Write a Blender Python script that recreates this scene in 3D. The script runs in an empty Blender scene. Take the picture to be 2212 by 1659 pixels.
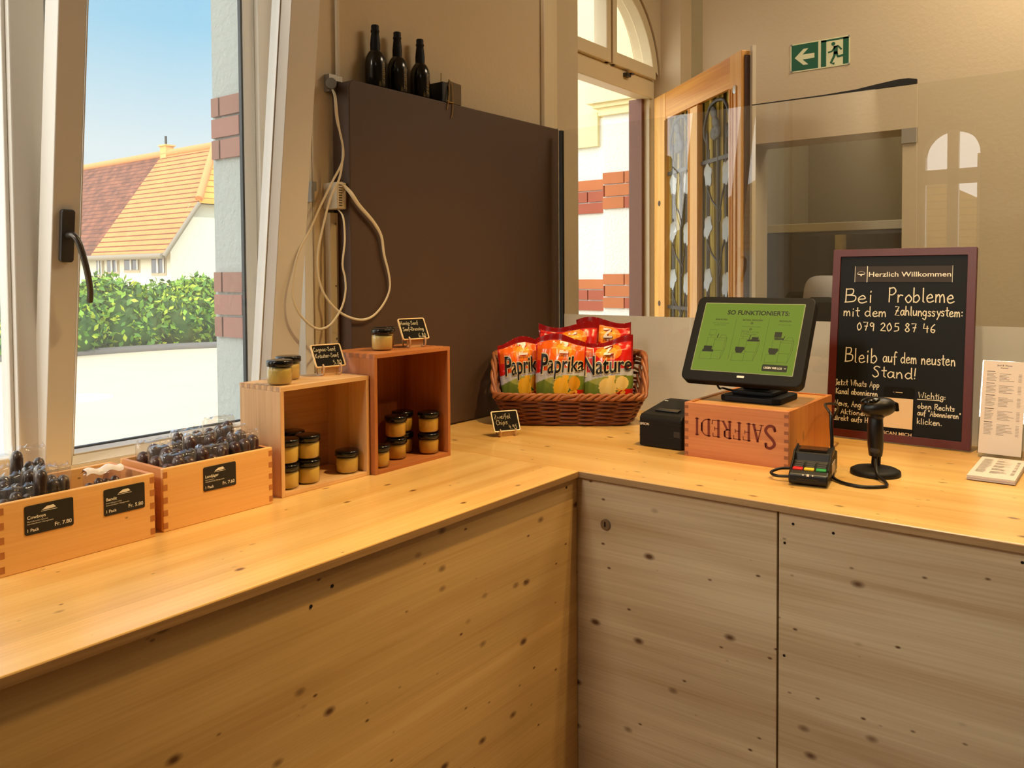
import bpy, bmesh, math, random
from mathutils import Vector, Matrix

random.seed(7)
SC = bpy.context.scene
COL = SC.collection
PI = math.pi

# ------------------------------------------------------------------ camera
CAM_Z = 1.39
cam_d = bpy.data.cameras.new('camera')
cam = bpy.data.objects.new('camera', cam_d)
COL.objects.link(cam)
cam_d.sensor_fit = 'HORIZONTAL'
cam_d.sensor_width = 36.0
cam_d.lens = 1784.14 / 2212 * 36
cam_d.shift_y = (648.71 - 829.5) / 2212
cam_d.clip_start = 0.02
cam_d.clip_end = 300
Rt = Vector((0.60638895, -0.79514466, -0.00611588))
Dn = Vector((-0.02918232, -0.01456742, -0.99946795))
Fw = Vector((0.79463251, 0.6062448, -0.03203768))
M = Matrix.Identity(4)
for i in range(3):
    M[i][0] = Rt[i]; M[i][1] = -Dn[i]; M[i][2] = -Fw[i]
M[2][3] = CAM_Z
cam.matrix_world = M
SC.camera = cam

# ------------------------------------------------------------------ look
vs = SC.view_settings
vs.view_transform = 'Standard'
vs.look = 'None'
vs.exposure = 0.0
vs.gamma = 1.0
vs.use_curve_mapping = False
cy = SC.cycles
cy.use_denoising = True
cy.max_bounces = 10
cy.diffuse_bounces = 5
cy.glossy_bounces = 4
cy.transmission_bounces = 8
cy.transparent_max_bounces = 24
cy.sample_clamp_indirect = 6.0
cy.caustics_reflective = False
cy.caustics_refractive = False


def lin(c):
    return tuple(((x / 255) / 12.92 if x / 255 <= 0.04045 else ((x / 255 + 0.055) / 1.055) ** 2.4) for x in c[:3]) + (1.0,)


# ------------------------------------------------------------------ sky
W = bpy.data.worlds.new('sky')
SC.world = W
W.use_nodes = True
nt = W.node_tree
nt.nodes.clear()
o_ = nt.nodes.new('ShaderNodeOutputWorld')
bg = nt.nodes.new('ShaderNodeBackground')
tc = nt.nodes.new('ShaderNodeTexCoord')
sp = nt.nodes.new('ShaderNodeSeparateXYZ')
rp = nt.nodes.new('ShaderNodeValToRGB')
nt.links.new(tc.outputs['Generated'], sp.inputs[0])
nt.links.new(sp.outputs['Z'], rp.inputs[0])
el = rp.color_ramp.elements
el[0].position = 0.0; el[0].color = (0.86, 0.95, 0.97, 1)
el[1].position = 0.55; el[1].color = (0.16, 0.46, 0.95, 1)
e = el.new(0.14); e.color = (0.82, 0.95, 0.98, 1)
e = el.new(0.27); e.color = (0.36, 0.72, 0.95, 1)
# whiter, brighter sky added towards -x to feed the glass reflection and window fill
mr = nt.nodes.new('ShaderNodeMapRange')
mr.inputs['From Min'].default_value = 0.35
mr.inputs['From Max'].default_value = -0.9
mr.inputs['To Min'].default_value = 1.15
mr.inputs['To Max'].default_value = 5.0
nt.links.new(sp.outputs['X'], mr.inputs['Value'])
hz = nt.nodes.new('ShaderNodeMapRange')
hz.inputs['From Min'].default_value = 0.5
hz.inputs['From Max'].default_value = -0.6
hz.inputs['To Min'].default_value = 0.0
hz.inputs['To Max'].default_value = 0.9
nt.links.new(sp.outputs['X'], hz.inputs['Value'])
hm = nt.nodes.new('ShaderNodeMix')
hm.data_type = 'RGBA'
hm.inputs[7].default_value = (1.0, 0.96, 0.88, 1)
nt.links.new(hz.outputs[0], hm.inputs[0])
nt.links.new(rp.outputs[0], hm.inputs[6])
nt.links.new(hm.outputs[2], bg.inputs['Color'])
nt.links.new(mr.outputs[0], bg.inputs['Strength'])
nt.links.new(bg.outputs[0], o_.inputs[0])

# ------------------------------------------------------------------ lights


def lamp(kind, name, loc, power, color, aim=None, **kw):
    d = bpy.data.lights.new(name, kind)
    d.energy = power
    d.color = color
    for k, v in kw.items():
        setattr(d, k, v)
    o = bpy.data.objects.new(name, d)
    COL.objects.link(o)
    o.location = loc
    if aim is not None:
        o.rotation_euler = (Vector(aim) - Vector(loc)).to_track_quat('-Z', 'Y').to_euler()
    return o


WARM = (1.0, 0.67, 0.28)
lamp('SUN', 'sun', (0, 0, 20), 3.3, (1.0, 0.94, 0.82), aim=(-0.25, 0.62, 19.15), angle=0.01)
# track of ceiling spots above the till counter
lamp('SPOT', 'ceiling_spot_counter', (1.79, 0.50, 3.05), 150, WARM, aim=(1.75, 0.72, 0.9), spot_size=math.radians(82), spot_blend=0.8, shadow_soft_size=0.03)
lamp('SPOT', 'ceiling_spot_window', (1.70, 0.45, 3.05), 98, WARM, aim=(0.55, 1.00, 0.9), spot_size=math.radians(46), spot_blend=0.7, shadow_soft_size=0.04)
lamp('SPOT', 'ceiling_spot_till', (1.95, -0.65, 3.05), 62, WARM, aim=(2.35, 0.0, 1.2), spot_size=math.radians(100), spot_blend=0.9, shadow_soft_size=0.05)
lamp('SPOT', 'ceiling_spot_wall', (1.70, 0.98, 3.05), 24, WARM, aim=(1.9, 0.75, 0.9), spot_size=math.radians(60), spot_blend=0.8, shadow_soft_size=0.03)
lamp('AREA', 'fill_light_shop', (-2.2, 1.22, 3.34), 84, (1.0, 0.92, 0.80), aim=(1.66, 0.2, 0.4), size=0.7)  # added fill for the till-side fronts, in place of daylight from the windows
lamp('AREA', 'fill_light_rear', (-1.2, -1.6, 3.2), 5, (1.0, 0.88, 0.70), aim=(-1.2, -1.6, 0), size=1.2)  # weak ambient fill, added behind the camera
lamp('AREA', 'fill_light_counter', (3.1, 0.0, 3.2), 32, (1.0, 0.82, 0.58), aim=(3.1, 0.0, 0), size=0.9)  # added fill, lights the frosted band from behind and the back wall
lamp('AREA', 'fill_light_passage', (5.0, 0.6, 3.2), 16, (1.0, 0.86, 0.62), aim=(5.0, 0.6, 0), size=0.8)  # added to brighten the view through the pass-through

# ------------------------------------------------------------------ node helpers


def new_mat(name):
    m = bpy.data.materials.new(name)
    m.use_nodes = True
    t = m.node_tree
    t.nodes.clear()
    out = t.nodes.new('ShaderNodeOutputMaterial')
    return m, t, out


def node(t, kind, **kw):
    n = t.nodes.new(kind)
    for k, v in kw.items():
        if k.startswith('i_'):
            n.inputs[k[2:].replace('_', ' ')].default_value = v
        else:
            setattr(n, k, v)
    return n


def pbr(name, rgb, rough=0.5, metal=0.0, spec=0.5, coat=0.0, emit=None, estr=0.0, bump=0.0, bscale=60.0, var=0.0, vscale=4.0):
    m, t, out = new_mat(name)
    b = node(t, 'ShaderNodeBsdfPrincipled')
    c = lin(rgb)
    b.inputs['Base Color'].default_value = c
    b.inputs['Roughness'].default_value = rough
    b.inputs['Metallic'].default_value = metal
    b.inputs['Specular IOR Level'].default_value = spec
    b.inputs['Coat Weight'].default_value = coat
    if emit:
        b.inputs['Emission Color'].default_value = lin(emit)
        b.inputs['Emission Strength'].default_value = estr
    if bump or var:
        co = node(t, 'ShaderNodeTexCoord')
    if var:
        n = node(t, 'ShaderNodeTexNoise')
        n.inputs['Scale'].default_value = vscale
        n.inputs['Detail'].default_value = 5
        t.links.new(co.outputs['Object'], n.inputs['Vector'])
        mx = node(t, 'ShaderNodeMapRange')
        mx.inputs['To Min'].default_value = 1 - var
        mx.inputs['To Max'].default_value = 1 + var
        t.links.new(n.outputs['Fac'], mx.inputs['Value'])
        h = node(t, 'ShaderNodeHueSaturation')
        h.inputs['Color'].default_value = c
        t.links.new(mx.outputs[0], h.inputs['Value'])
        t.links.new(h.outputs[0], b.inputs['Base Color'])
    if bump:
        n2 = node(t, 'ShaderNodeTexNoise')
        n2.inputs['Scale'].default_value = bscale
        n2.inputs['Detail'].default_value = 4
        t.links.new(co.outputs['Object'], n2.inputs['Vector'])
        bp = node(t, 'ShaderNodeBump')
        bp.inputs['Strength'].default_value = bump
        bp.inputs['Distance'].default_value = 0.01
        t.links.new(n2.outputs['Fac'], bp.inputs['Height'])
        t.links.new(bp.outputs[0], b.inputs['Normal'])
    t.links.new(b.outputs[0], out.inputs[0])
    return m


def wood(name, light, dark, knot=(84, 46, 20), axis='x', face='z', plank=0.0, knots=1.0, rough=0.45, gscale=1.0, seed=0.0, coat=0.0, contrast=1.0):
    """sawn softwood: long grain along AXIS, seen mainly on the faces across FACE"""
    m, t, out = new_mat(name)
    L = t.links.new
    co = node(t, 'ShaderNodeTexCoord')
    sx = node(t, 'ShaderNodeSeparateXYZ')
    L(co.outputs['Object'], sx.inputs[0])
    names = {'x': 'X', 'y': 'Y', 'z': 'Z'}
    rest = [a for a in 'xyz' if a != axis]
    across = [a for a in rest if a != face][0]
    depth = [a for a in rest if a != across][0]

    def comb(sa, sc, sd, off=0.0):
        outs = []
        for ax, s in ((axis, sa), (across, sc), (depth, sd)):
            mm = node(t, 'ShaderNodeMath', operation='MULTIPLY_ADD')
            L(sx.outputs[names[ax]], mm.inputs[0])
            mm.inputs[1].default_value = s
            mm.inputs[2].default_value = off + seed
            outs.append(mm)
        c = node(t, 'ShaderNodeCombineXYZ')
        for k in range(3):
            L(outs[k].outputs[0], c.inputs[k])
        return c

    n1 = node(t, 'ShaderNodeTexNoise'); n1.inputs['Scale'].default_value = 1; n1.inputs['Detail'].default_value = 3; n1.inputs['Distortion'].default_value = 0.6
    L(comb(1.1 * gscale, 16 * gscale, 16 * gscale, 3).outputs[0], n1.inputs['Vector'])
    n2 = node(t, 'ShaderNodeTexNoise'); n2.inputs['Scale'].default_value = 1; n2.inputs['Detail'].default_value = 2; n2.inputs['Distortion'].default_value = 0.4
    L(comb(3.0 * gscale, 190 * gscale, 120 * gscale, 9).outputs[0], n2.inputs['Vector'])
    a1 = node(t, 'ShaderNodeMath', operation='MULTIPLY_ADD'); L(n2.outputs['Fac'], a1.inputs[0]); a1.inputs[1].default_value = 0.45
    L(n1.outputs['Fac'], a1.inputs[2])
    ramp = node(t, 'ShaderNodeMapRange'); ramp.inputs['From Min'].default_value = 0.50; ramp.inputs['From Max'].default_value = 0.98
    ramp.inputs['To Max'].default_value = contrast
    L(a1.outputs[0], ramp.inputs['Value'])
    mix = node(t, 'ShaderNodeMix', data_type='RGBA')
    mix.inputs[6].default_value = lin(light)
    mix.inputs[7].default_value = lin(dark)
    L(ramp.outputs[0], mix.inputs[0])
    cur = mix.outputs[2]
    if plank:
        fl = node(t, 'ShaderNodeMath', operation='MULTIPLY_ADD'); L(sx.outputs[names[across]], fl.inputs[0]); fl.inputs[1].default_value = 1 / plank; fl.inputs[2].default_value = 40.3 + seed
        f2 = node(t, 'ShaderNodeMath', operation='FLOOR'); L(fl.outputs[0], f2.inputs[0])
        wn = node(t, 'ShaderNodeTexWhiteNoise', noise_dimensions='1D'); L(f2.outputs[0], wn.inputs['W'])
        vr = node(t, 'ShaderNodeMapRange'); vr.inputs['To Min'].default_value = 0.92; vr.inputs['To Max'].default_value = 1.07
        L(wn.outputs['Value'], vr.inputs['Value'])
        hs = node(t, 'ShaderNodeHueSaturation'); L(vr.outputs[0], hs.inputs['Value']); L(cur, hs.inputs['Color'])
        cur = hs.outputs[0]
    if knots:
        for (sa, sc, r0, r1, off) in ((8.5, 15, 0.14, 0.05, 1.7), (15, 29, 0.098, 0.035, 5.1)):
            v = node(t, 'ShaderNodeTexVoronoi', feature='F1'); v.inputs['Scale'].default_value = 1.0
            L(comb(sa * gscale, sc * gscale, sc * gscale, off).outputs[0], v.inputs['Vector'])
            k = node(t, 'ShaderNodeMapRange'); k.inputs['From Min'].default_value = r0 * knots; k.inputs['From Max'].default_value = r1 * knots
            k.inputs['To Max'].default_value = 0.93
            L(v.outputs['Distance'], k.inputs['Value'])
            mk = node(t, 'ShaderNodeMix', data_type='RGBA'); L(k.outputs[0], mk.inputs[0]); L(cur, mk.inputs[6]); mk.inputs[7].default_value = lin(knot)
            cur = mk.outputs[2]
    b = node(t, 'ShaderNodeBsdfPrincipled')
    L(cur, b.inputs['Base Color'])
    b.inputs['Roughness'].default_value = rough
    b.inputs['Coat Weight'].default_value = coat
    b.inputs['Coat Roughness'].default_value = 0.25
    bp = node(t, 'ShaderNodeBump'); bp.inputs['Strength'].default_value = 0.06; bp.inputs['Distance'].default_value = 0.002
    L(n2.outputs['Fac'], bp.inputs['Height']); L(bp.outputs[0], b.inputs['Normal'])
    L(b.outputs[0], out.inputs[0])
    return m


def glass(name, tint=(255, 255, 255), refl=0.04, rough=0.0, veil=0.0, veilc=(220, 225, 225)):
    """thin pane: lets light straight through, mirrors more at grazing angles, optional pale diffuse veil"""
    m, t, out = new_mat(name)
    L = t.links.new
    tr = node(t, 'ShaderNodeBsdfTransparent'); tr.inputs[0].default_value = lin(tint)
    gl = node(t, 'ShaderNodeBsdfGlossy'); gl.inputs['Roughness'].default_value = rough
    lw = node(t, 'ShaderNodeFresnel'); lw.inputs['IOR'].default_value = 1.5
    mr_ = node(t, 'ShaderNodeMath', operation='MULTIPLY'); L(lw.outputs[0], mr_.inputs[0]); mr_.inputs[1].default_value = refl / 0.04
    mr_.use_clamp = True
    ge = node(t, 'ShaderNodeNewGeometry')
    fb_ = node(t, 'ShaderNodeMath', operation='SUBTRACT'); fb_.inputs[0].default_value = 1.0; L(ge.outputs['Backfacing'], fb_.inputs[1])
    mf = node(t, 'ShaderNodeMath', operation='MULTIPLY'); L(mr_.outputs[0], mf.inputs[0]); L(fb_.outputs[0], mf.inputs[1])
    mx = node(t, 'ShaderNodeMixShader'); L(mf.outputs[0], mx.inputs[0]); L(tr.outputs[0], mx.inputs[1]); L(gl.outputs[0], mx.inputs[2])
    last = mx
    if veil:
        df = node(t, 'ShaderNodeBsdfDiffuse'); df.inputs[0].default_value = lin(veilc)
        tl = node(t, 'ShaderNodeBsdfTranslucent'); tl.inputs[0].default_value = lin(veilc)
        ad = node(t, 'ShaderNodeMixShader'); ad.inputs[0].default_value = 0.5; L(df.outputs[0], ad.inputs[1]); L(tl.outputs[0], ad.inputs[2])
        m2 = node(t, 'ShaderNodeMixShader'); m2.inputs[0].default_value = veil; L(mx.outputs[0], m2.inputs[1]); L(ad.outputs[0], m2.inputs[2])
        last = m2
    L(last.outputs[0], out.inputs[0])
    return m


def stripes(name, c1, c2, axis, freq, duty, rough=0.8, var=0.25, vscale=6.0):
    """tile courses: a thin line of C2 every 1/freq along AXIS on C1"""
    m, t, out = new_mat(name)
    L = t.links.new
    co = node(t, 'ShaderNodeTexCoord'); sx = node(t, 'ShaderNodeSeparateXYZ'); L(co.outputs['Object'], sx.inputs[0])
    f = node(t, 'ShaderNodeMath', operation='MULTIPLY'); L(sx.outputs[axis.upper()], f.inputs[0]); f.inputs[1].default_value = freq
    fr = node(t, 'ShaderNodeMath', operation='FRACT'); L(f.outputs[0], fr.inputs[0])
    gt = node(t, 'ShaderNodeMath', operation='LESS_THAN'); L(fr.outputs[0], gt.inputs[0]); gt.inputs[1].default_value = duty
    n = node(t, 'ShaderNodeTexNoise'); n.inputs['Scale'].default_value = vscale; n.inputs['Detail'].default_value = 6; L(co.outputs['Object'], n.inputs['Vector'])
    mp = node(t, 'ShaderNodeMapRange'); mp.inputs['From Min'].default_value = 0.3; mp.inputs['From Max'].default_value = 0.7
    mp.inputs['To Min'].default_value = 1 - var; mp.inputs['To Max'].default_value = 1 + var; L(n.outputs['Fac'], mp.inputs['Value'])
    mx = node(t, 'ShaderNodeMix', data_type='RGBA'); L(gt.outputs[0], mx.inputs[0]); mx.inputs[6].default_value = lin(c1); mx.inputs[7].default_value = lin(c2)
    h = node(t, 'ShaderNodeHueSaturation'); L(mp.outputs[0], h.inputs['Value']); L(mx.outputs[2], h.inputs['Color'])
    b = node(t, 'ShaderNodeBsdfPrincipled'); b.inputs['Roughness'].default_value = rough; L(h.outputs[0], b.inputs['Base Color'])
    L(b.outputs[0], out.inputs[0])
    return m


# ------------------------------------------------------------------ mesh builder
OFF = {}


class MB:
    def __init__(s):
        s.v = []; s.f = []; s.m = []; s.sm = []

    def add(s, vs, fs, m=0, smooth=False):
        b = len(s.v)
        s.v += [Vector(p) for p in vs]
        for k, f in enumerate(fs):
            s.f.append([b + i for i in f]); s.m.append(m[k] if isinstance(m, list) else m); s.sm.append(smooth)
        return s

    def box(s, x0, x1, y0, y1, z0, z1, m=0):
        return s.obox(((x0 + x1) / 2, (y0 + y1) / 2, (z0 + z1) / 2), (1, 0, 0), (0, 1, 0), (0, 0, 1), abs(x1 - x0) / 2, abs(y1 - y0) / 2, abs(z1 - z0) / 2, m)

    def obox(s, c, a, b, n, ha, hb, hn, m=0):
        c = Vector(c); a = Vector(a).normalized() * ha; b = Vector(b).normalized() * hb; n = Vector(n).normalized() * hn
        vs = [c + sa * a + sb * b + sn * n for sn in (-1, 1) for sb in (-1, 1) for sa in (-1, 1)]
        fs = [(0, 2, 3, 1), (4, 5, 7, 6), (0, 1, 5, 4), (2, 6, 7, 3), (0, 4, 6, 2), (1, 3, 7, 5)]
        if a.cross(b).dot(n) < 0:
            fs = [tuple(reversed(f)) for f in fs]
        return s.add(vs, fs, m)

    def quad(s, a, b, c, d, m=0):
        return s.add([a, b, c, d], [(0, 1, 2, 3)], m)

    def prism(s, poly, o, u, v, n, th, m=0, mside=None):
        """polygon (2D, counter-clockwise seen against N) extruded TH along N"""
        o = Vector(o); u = Vector(u); v = Vector(v); n = Vector(n)
        k = len(poly)
        A = [o + u * p[0] + v * p[1] for p in poly]
        B = [p + n * th for p in A]
        fs = [tuple(reversed(range(k))), tuple(range(k, 2 * k))] + [(i, (i + 1) % k, k + (i + 1) % k, k + i) for i in range(k)]
        ms = [m, m] + [m if mside is None else mside] * k
        if u.cross(v).dot(n) * th < 0:
            fs = [tuple(reversed(f)) for f in fs]
        return s.add(A + B, fs, ms)

    def cyl(s, p0, p1, r, n=20, m=0, r1=None, cap=True):
        p0 = Vector(p0); p1 = Vector(p1); r1 = r if r1 is None else r1
        d = (p1 - p0).normalized()
        a = d.orthogonal().normalized(); b = d.cross(a)
        A = [p0 + (a * math.cos(2 * PI * i / n) + b * math.sin(2 * PI * i / n)) * r for i in range(n)]
        B = [p1 + (a * math.cos(2 * PI * i / n) + b * math.sin(2 * PI * i / n)) * r1 for i in range(n)]
        s.add(A + B, [(i, (i + 1) % n, n + (i + 1) % n, n + i) for i in range(n)], m, True)
        if cap:
            s.add(A, [tuple(reversed(range(n)))], m); s.add(B, [tuple(range(n))], m)
        return s

    def lathe(s, prof, o=(0, 0, 0), n=28, m=0, flat=()):
        o = Vector(o)
        vs = []
        for (r, z) in prof:
            for i in range(n):
                vs.append(o + Vector((r * math.cos(2 * PI * i / n), r * math.sin(2 * PI * i / n), z)))
        fs = []
        for k in range(len(prof) - 1):
            for i in range(n):
                fs.append((k * n + i, k * n + (i + 1) % n, (k + 1) * n + (i + 1) % n, (k + 1) * n + i))
        s.add(vs, fs, m, True)
        if prof[0][0] > 1e-5:
            s.add(vs[:n], [tuple(reversed(range(n)))], m)
        if prof[-1][0] > 1e-5:
            s.add(vs[-n:], [tuple(range(n))], m)
        return s

    def tube(s, pts, r, n=8, m=0, closed=False, flat=1.0, fdir=None):
        pts = [Vector(p) for p in pts]
        k = len(pts)
        rings = []
        prev = None
        for i in range(k):
            if closed:
                d = pts[(i + 1) % k] - pts[i - 1]
            else:
                d = pts[min(i + 1, k - 1)] - pts[max(i - 1, 0)]
            d.normalize()
            if fdir is not None:
                a = Vector(fdir) - d * Vector(fdir).dot(d)
                if a.length < 1e-6:
                    a = d.orthogonal()
            elif prev is None:
                a = d.orthogonal()
            else:
                a = prev - d * prev.dot(d)
                if a.length < 1e-6:
                    a = d.orthogonal()
            a.normalize()
            prev = a
            b = d.cross(a)
            rr = r[i] if isinstance(r, (list, tuple)) else r
            rings.append([pts[i] + (a * math.cos(2 * PI * j / n) * flat + b * math.sin(2 * PI * j / n)) * rr for j in range(n)])
        vs = [p for g in rings for p in g]
        fs = []
        for i in range(k if closed else k - 1):
            i2 = (i + 1) % k
            for j in range(n):
                fs.append((i * n + j, i * n + (j + 1) % n, i2 * n + (j + 1) % n, i2 * n + j))
        s.add(vs, fs, m, True)
        if not closed:
            s.add(rings[0], [tuple(reversed(range(n)))], m); s.add(rings[-1], [tuple(range(n))], m)
        return s

    def grid(s, fn, nu, nv, m=0, smooth=True, mfn=None, flip=False):
        vs = [fn(i / nu, j / nv) for j in range(nv + 1) for i in range(nu + 1)]
        fs = []; ms = []
        for j in range(nv):
            for i in range(nu):
                a = j * (nu + 1) + i
                q = (a, a + 1, a + nu + 2, a + nu + 1)
                fs.append(tuple(reversed(q)) if flip else q)
                ms.append(mfn((i + .5) / nu, (j + .5) / nv) if mfn else m)
        return s.add(vs, fs, ms, smooth)

    def sphere(s, c, rx, ry, rz, m=0, nu=20, nv=12, rot=None):
        c = Vector(c)

        def fn(u, v):
            th = 2 * PI * u; ph = PI * (v - .5)
            p = Vector((rx * math.cos(ph) * math.cos(th), ry * math.cos(ph) * math.sin(th), rz * math.sin(ph)))
            return c + (rot @ p if rot else p)
        return s.grid(fn, nu, nv, m)

    def build(s, name, mats, parent=None, bevel=0.0, seg=2, weld=False):
        me = bpy.data.meshes.new(name)
        off = OFF.get(parent.name, Vector()) if parent else OFF.get(None, Vector())
        me.from_pydata([tuple(p - off) for p in s.v], [], s.f)
        for m in (mats if isinstance(mats, (list, tuple)) else [mats]):
            me.materials.append(m)
        me.polygons.foreach_set('material_index', s.m)
        me.polygons.foreach_set('use_smooth', s.sm)
        me.update()
        if weld:
            bm = bmesh.new(); bm.from_mesh(me); bmesh.ops.remove_doubles(bm, verts=bm.verts, dist=1e-5); bm.to_mesh(me); bm.free()
        o = bpy.data.objects.new(name, me)
        COL.objects.link(o)
        if parent:
            o.parent = parent
            OFF[o.name] = off
        if bevel:
            b = o.modifiers.new('Bevel', 'BEVEL'); b.width = bevel; b.segments = seg; b.limit_method = 'ANGLE'; b.angle_limit = 0.7
        return o


def tag(o, label=None, cat=None, group=None, kind=None):
    if label: o['label'] = label
    if cat: o['category'] = cat
    if group: o['group'] = group
    if kind: o['kind'] = kind
    return o


def thing(name, label, cat, loc=(0, 0, 0), group=None, kind=None, local=False):
    """an Empty at the base of a thing; its parts are given in world coordinates unless LOCAL"""
    o = bpy.data.objects.new(name, None)
    o.empty_display_size = 0.05
    COL.objects.link(o)
    o.location = loc
    OFF[o.name] = Vector((0, 0, 0)) if local else Vector(loc)
    return tag(o, label, cat, group, kind)


def dup(root, loc=None, rz=None, label=None, group=None):
    r = root.copy(); COL.objects.link(r)
    if loc is not None: r.location = loc
    if rz is not None: r.rotation_euler = (root.rotation_euler[0], root.rotation_euler[1], rz)
    if label: r['label'] = label
    if group: r['group'] = group
    for ch in list(root.children):
        c = ch.copy(); COL.objects.link(c); c.parent = r
        for g in list(ch.children):
            d = g.copy(); COL.objects.link(d); d.parent = c
    return r


def struct(name, mb, mats, bevel=0.0, parent=None):
    o = mb.build(name, mats, parent, bevel)
    if parent is None:
        o['kind'] = 'structure'
    return o


def catmull(p, n=6, closed=False):
    p = [Vector(q) for q in p]
    k = len(p)
    out = []
    for i in range(k if closed else k - 1):
        g = (lambda j: p[j % k]) if closed else (lambda j: p[max(0, min(k - 1, j))])
        a, b, c, d = g(i - 1), g(i), g(i + 1), g(i + 2)
        for q in range(n):
            x = q / n
            out.append(0.5 * ((2 * b) + (c - a) * x + (2 * a - 5 * b + 4 * c - d) * x * x + (3 * b - a - 3 * c + d) * x ** 3))
    if not closed:
        out.append(p[-1])
    return out


# printed lettering: filled outlines from the built-in font
_tc = {}


def text_geo(body, offset=0.0, shear=0.0, space=1.0):
    key = (body, offset, shear, space)
    if key in _tc: return _tc[key]
    c = bpy.data.curves.new('lettering_outline', 'FONT')
    c.body = body; c.size = 1.0; c.offset = offset; c.shear = shear; c.space_character = space; c.resolution_u = 4
    o = bpy.data.objects.new('lettering_outline', c)
    COL.objects.link(o)
    dg = bpy.context.evaluated_depsgraph_get()
    me = bpy.data.meshes.new_from_object(o.evaluated_get(dg))
    vs = [(v.co.x, v.co.y) for v in me.vertices]
    fs = [tuple(p.vertices) for p in me.polygons]
    bpy.data.objects.remove(o); bpy.data.curves.remove(c); bpy.data.meshes.remove(me)
    w = (min(v[0] for v in vs), max(v[0] for v in vs)) if vs else (0, 0)
    _tc[key] = (vs, fs, w)
    return _tc[key]


def put_text(mb, body, height, fn, m=0, align='l', width=None, **kw):
    """lay text through FN(x, y) -> point; HEIGHT is the cap height; WIDTH squeezes it to fit"""
    vs, fs, (a, b) = text_geo(body, **kw)
    sy = height / 0.70
    sx_ = width / (b - a) if width else sy
    x0 = {'l': 0, 'c': -(b - a) * sx_ / 2, 'r': -(b - a) * sx_}[align]
    P = [fn(x0 + (v[0] - a) * sx_, v[1] * sy) for v in vs]
    fs2 = []
    for f in fs:
        fs2.append(f)
    mb.add(P, fs2, m)


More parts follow.
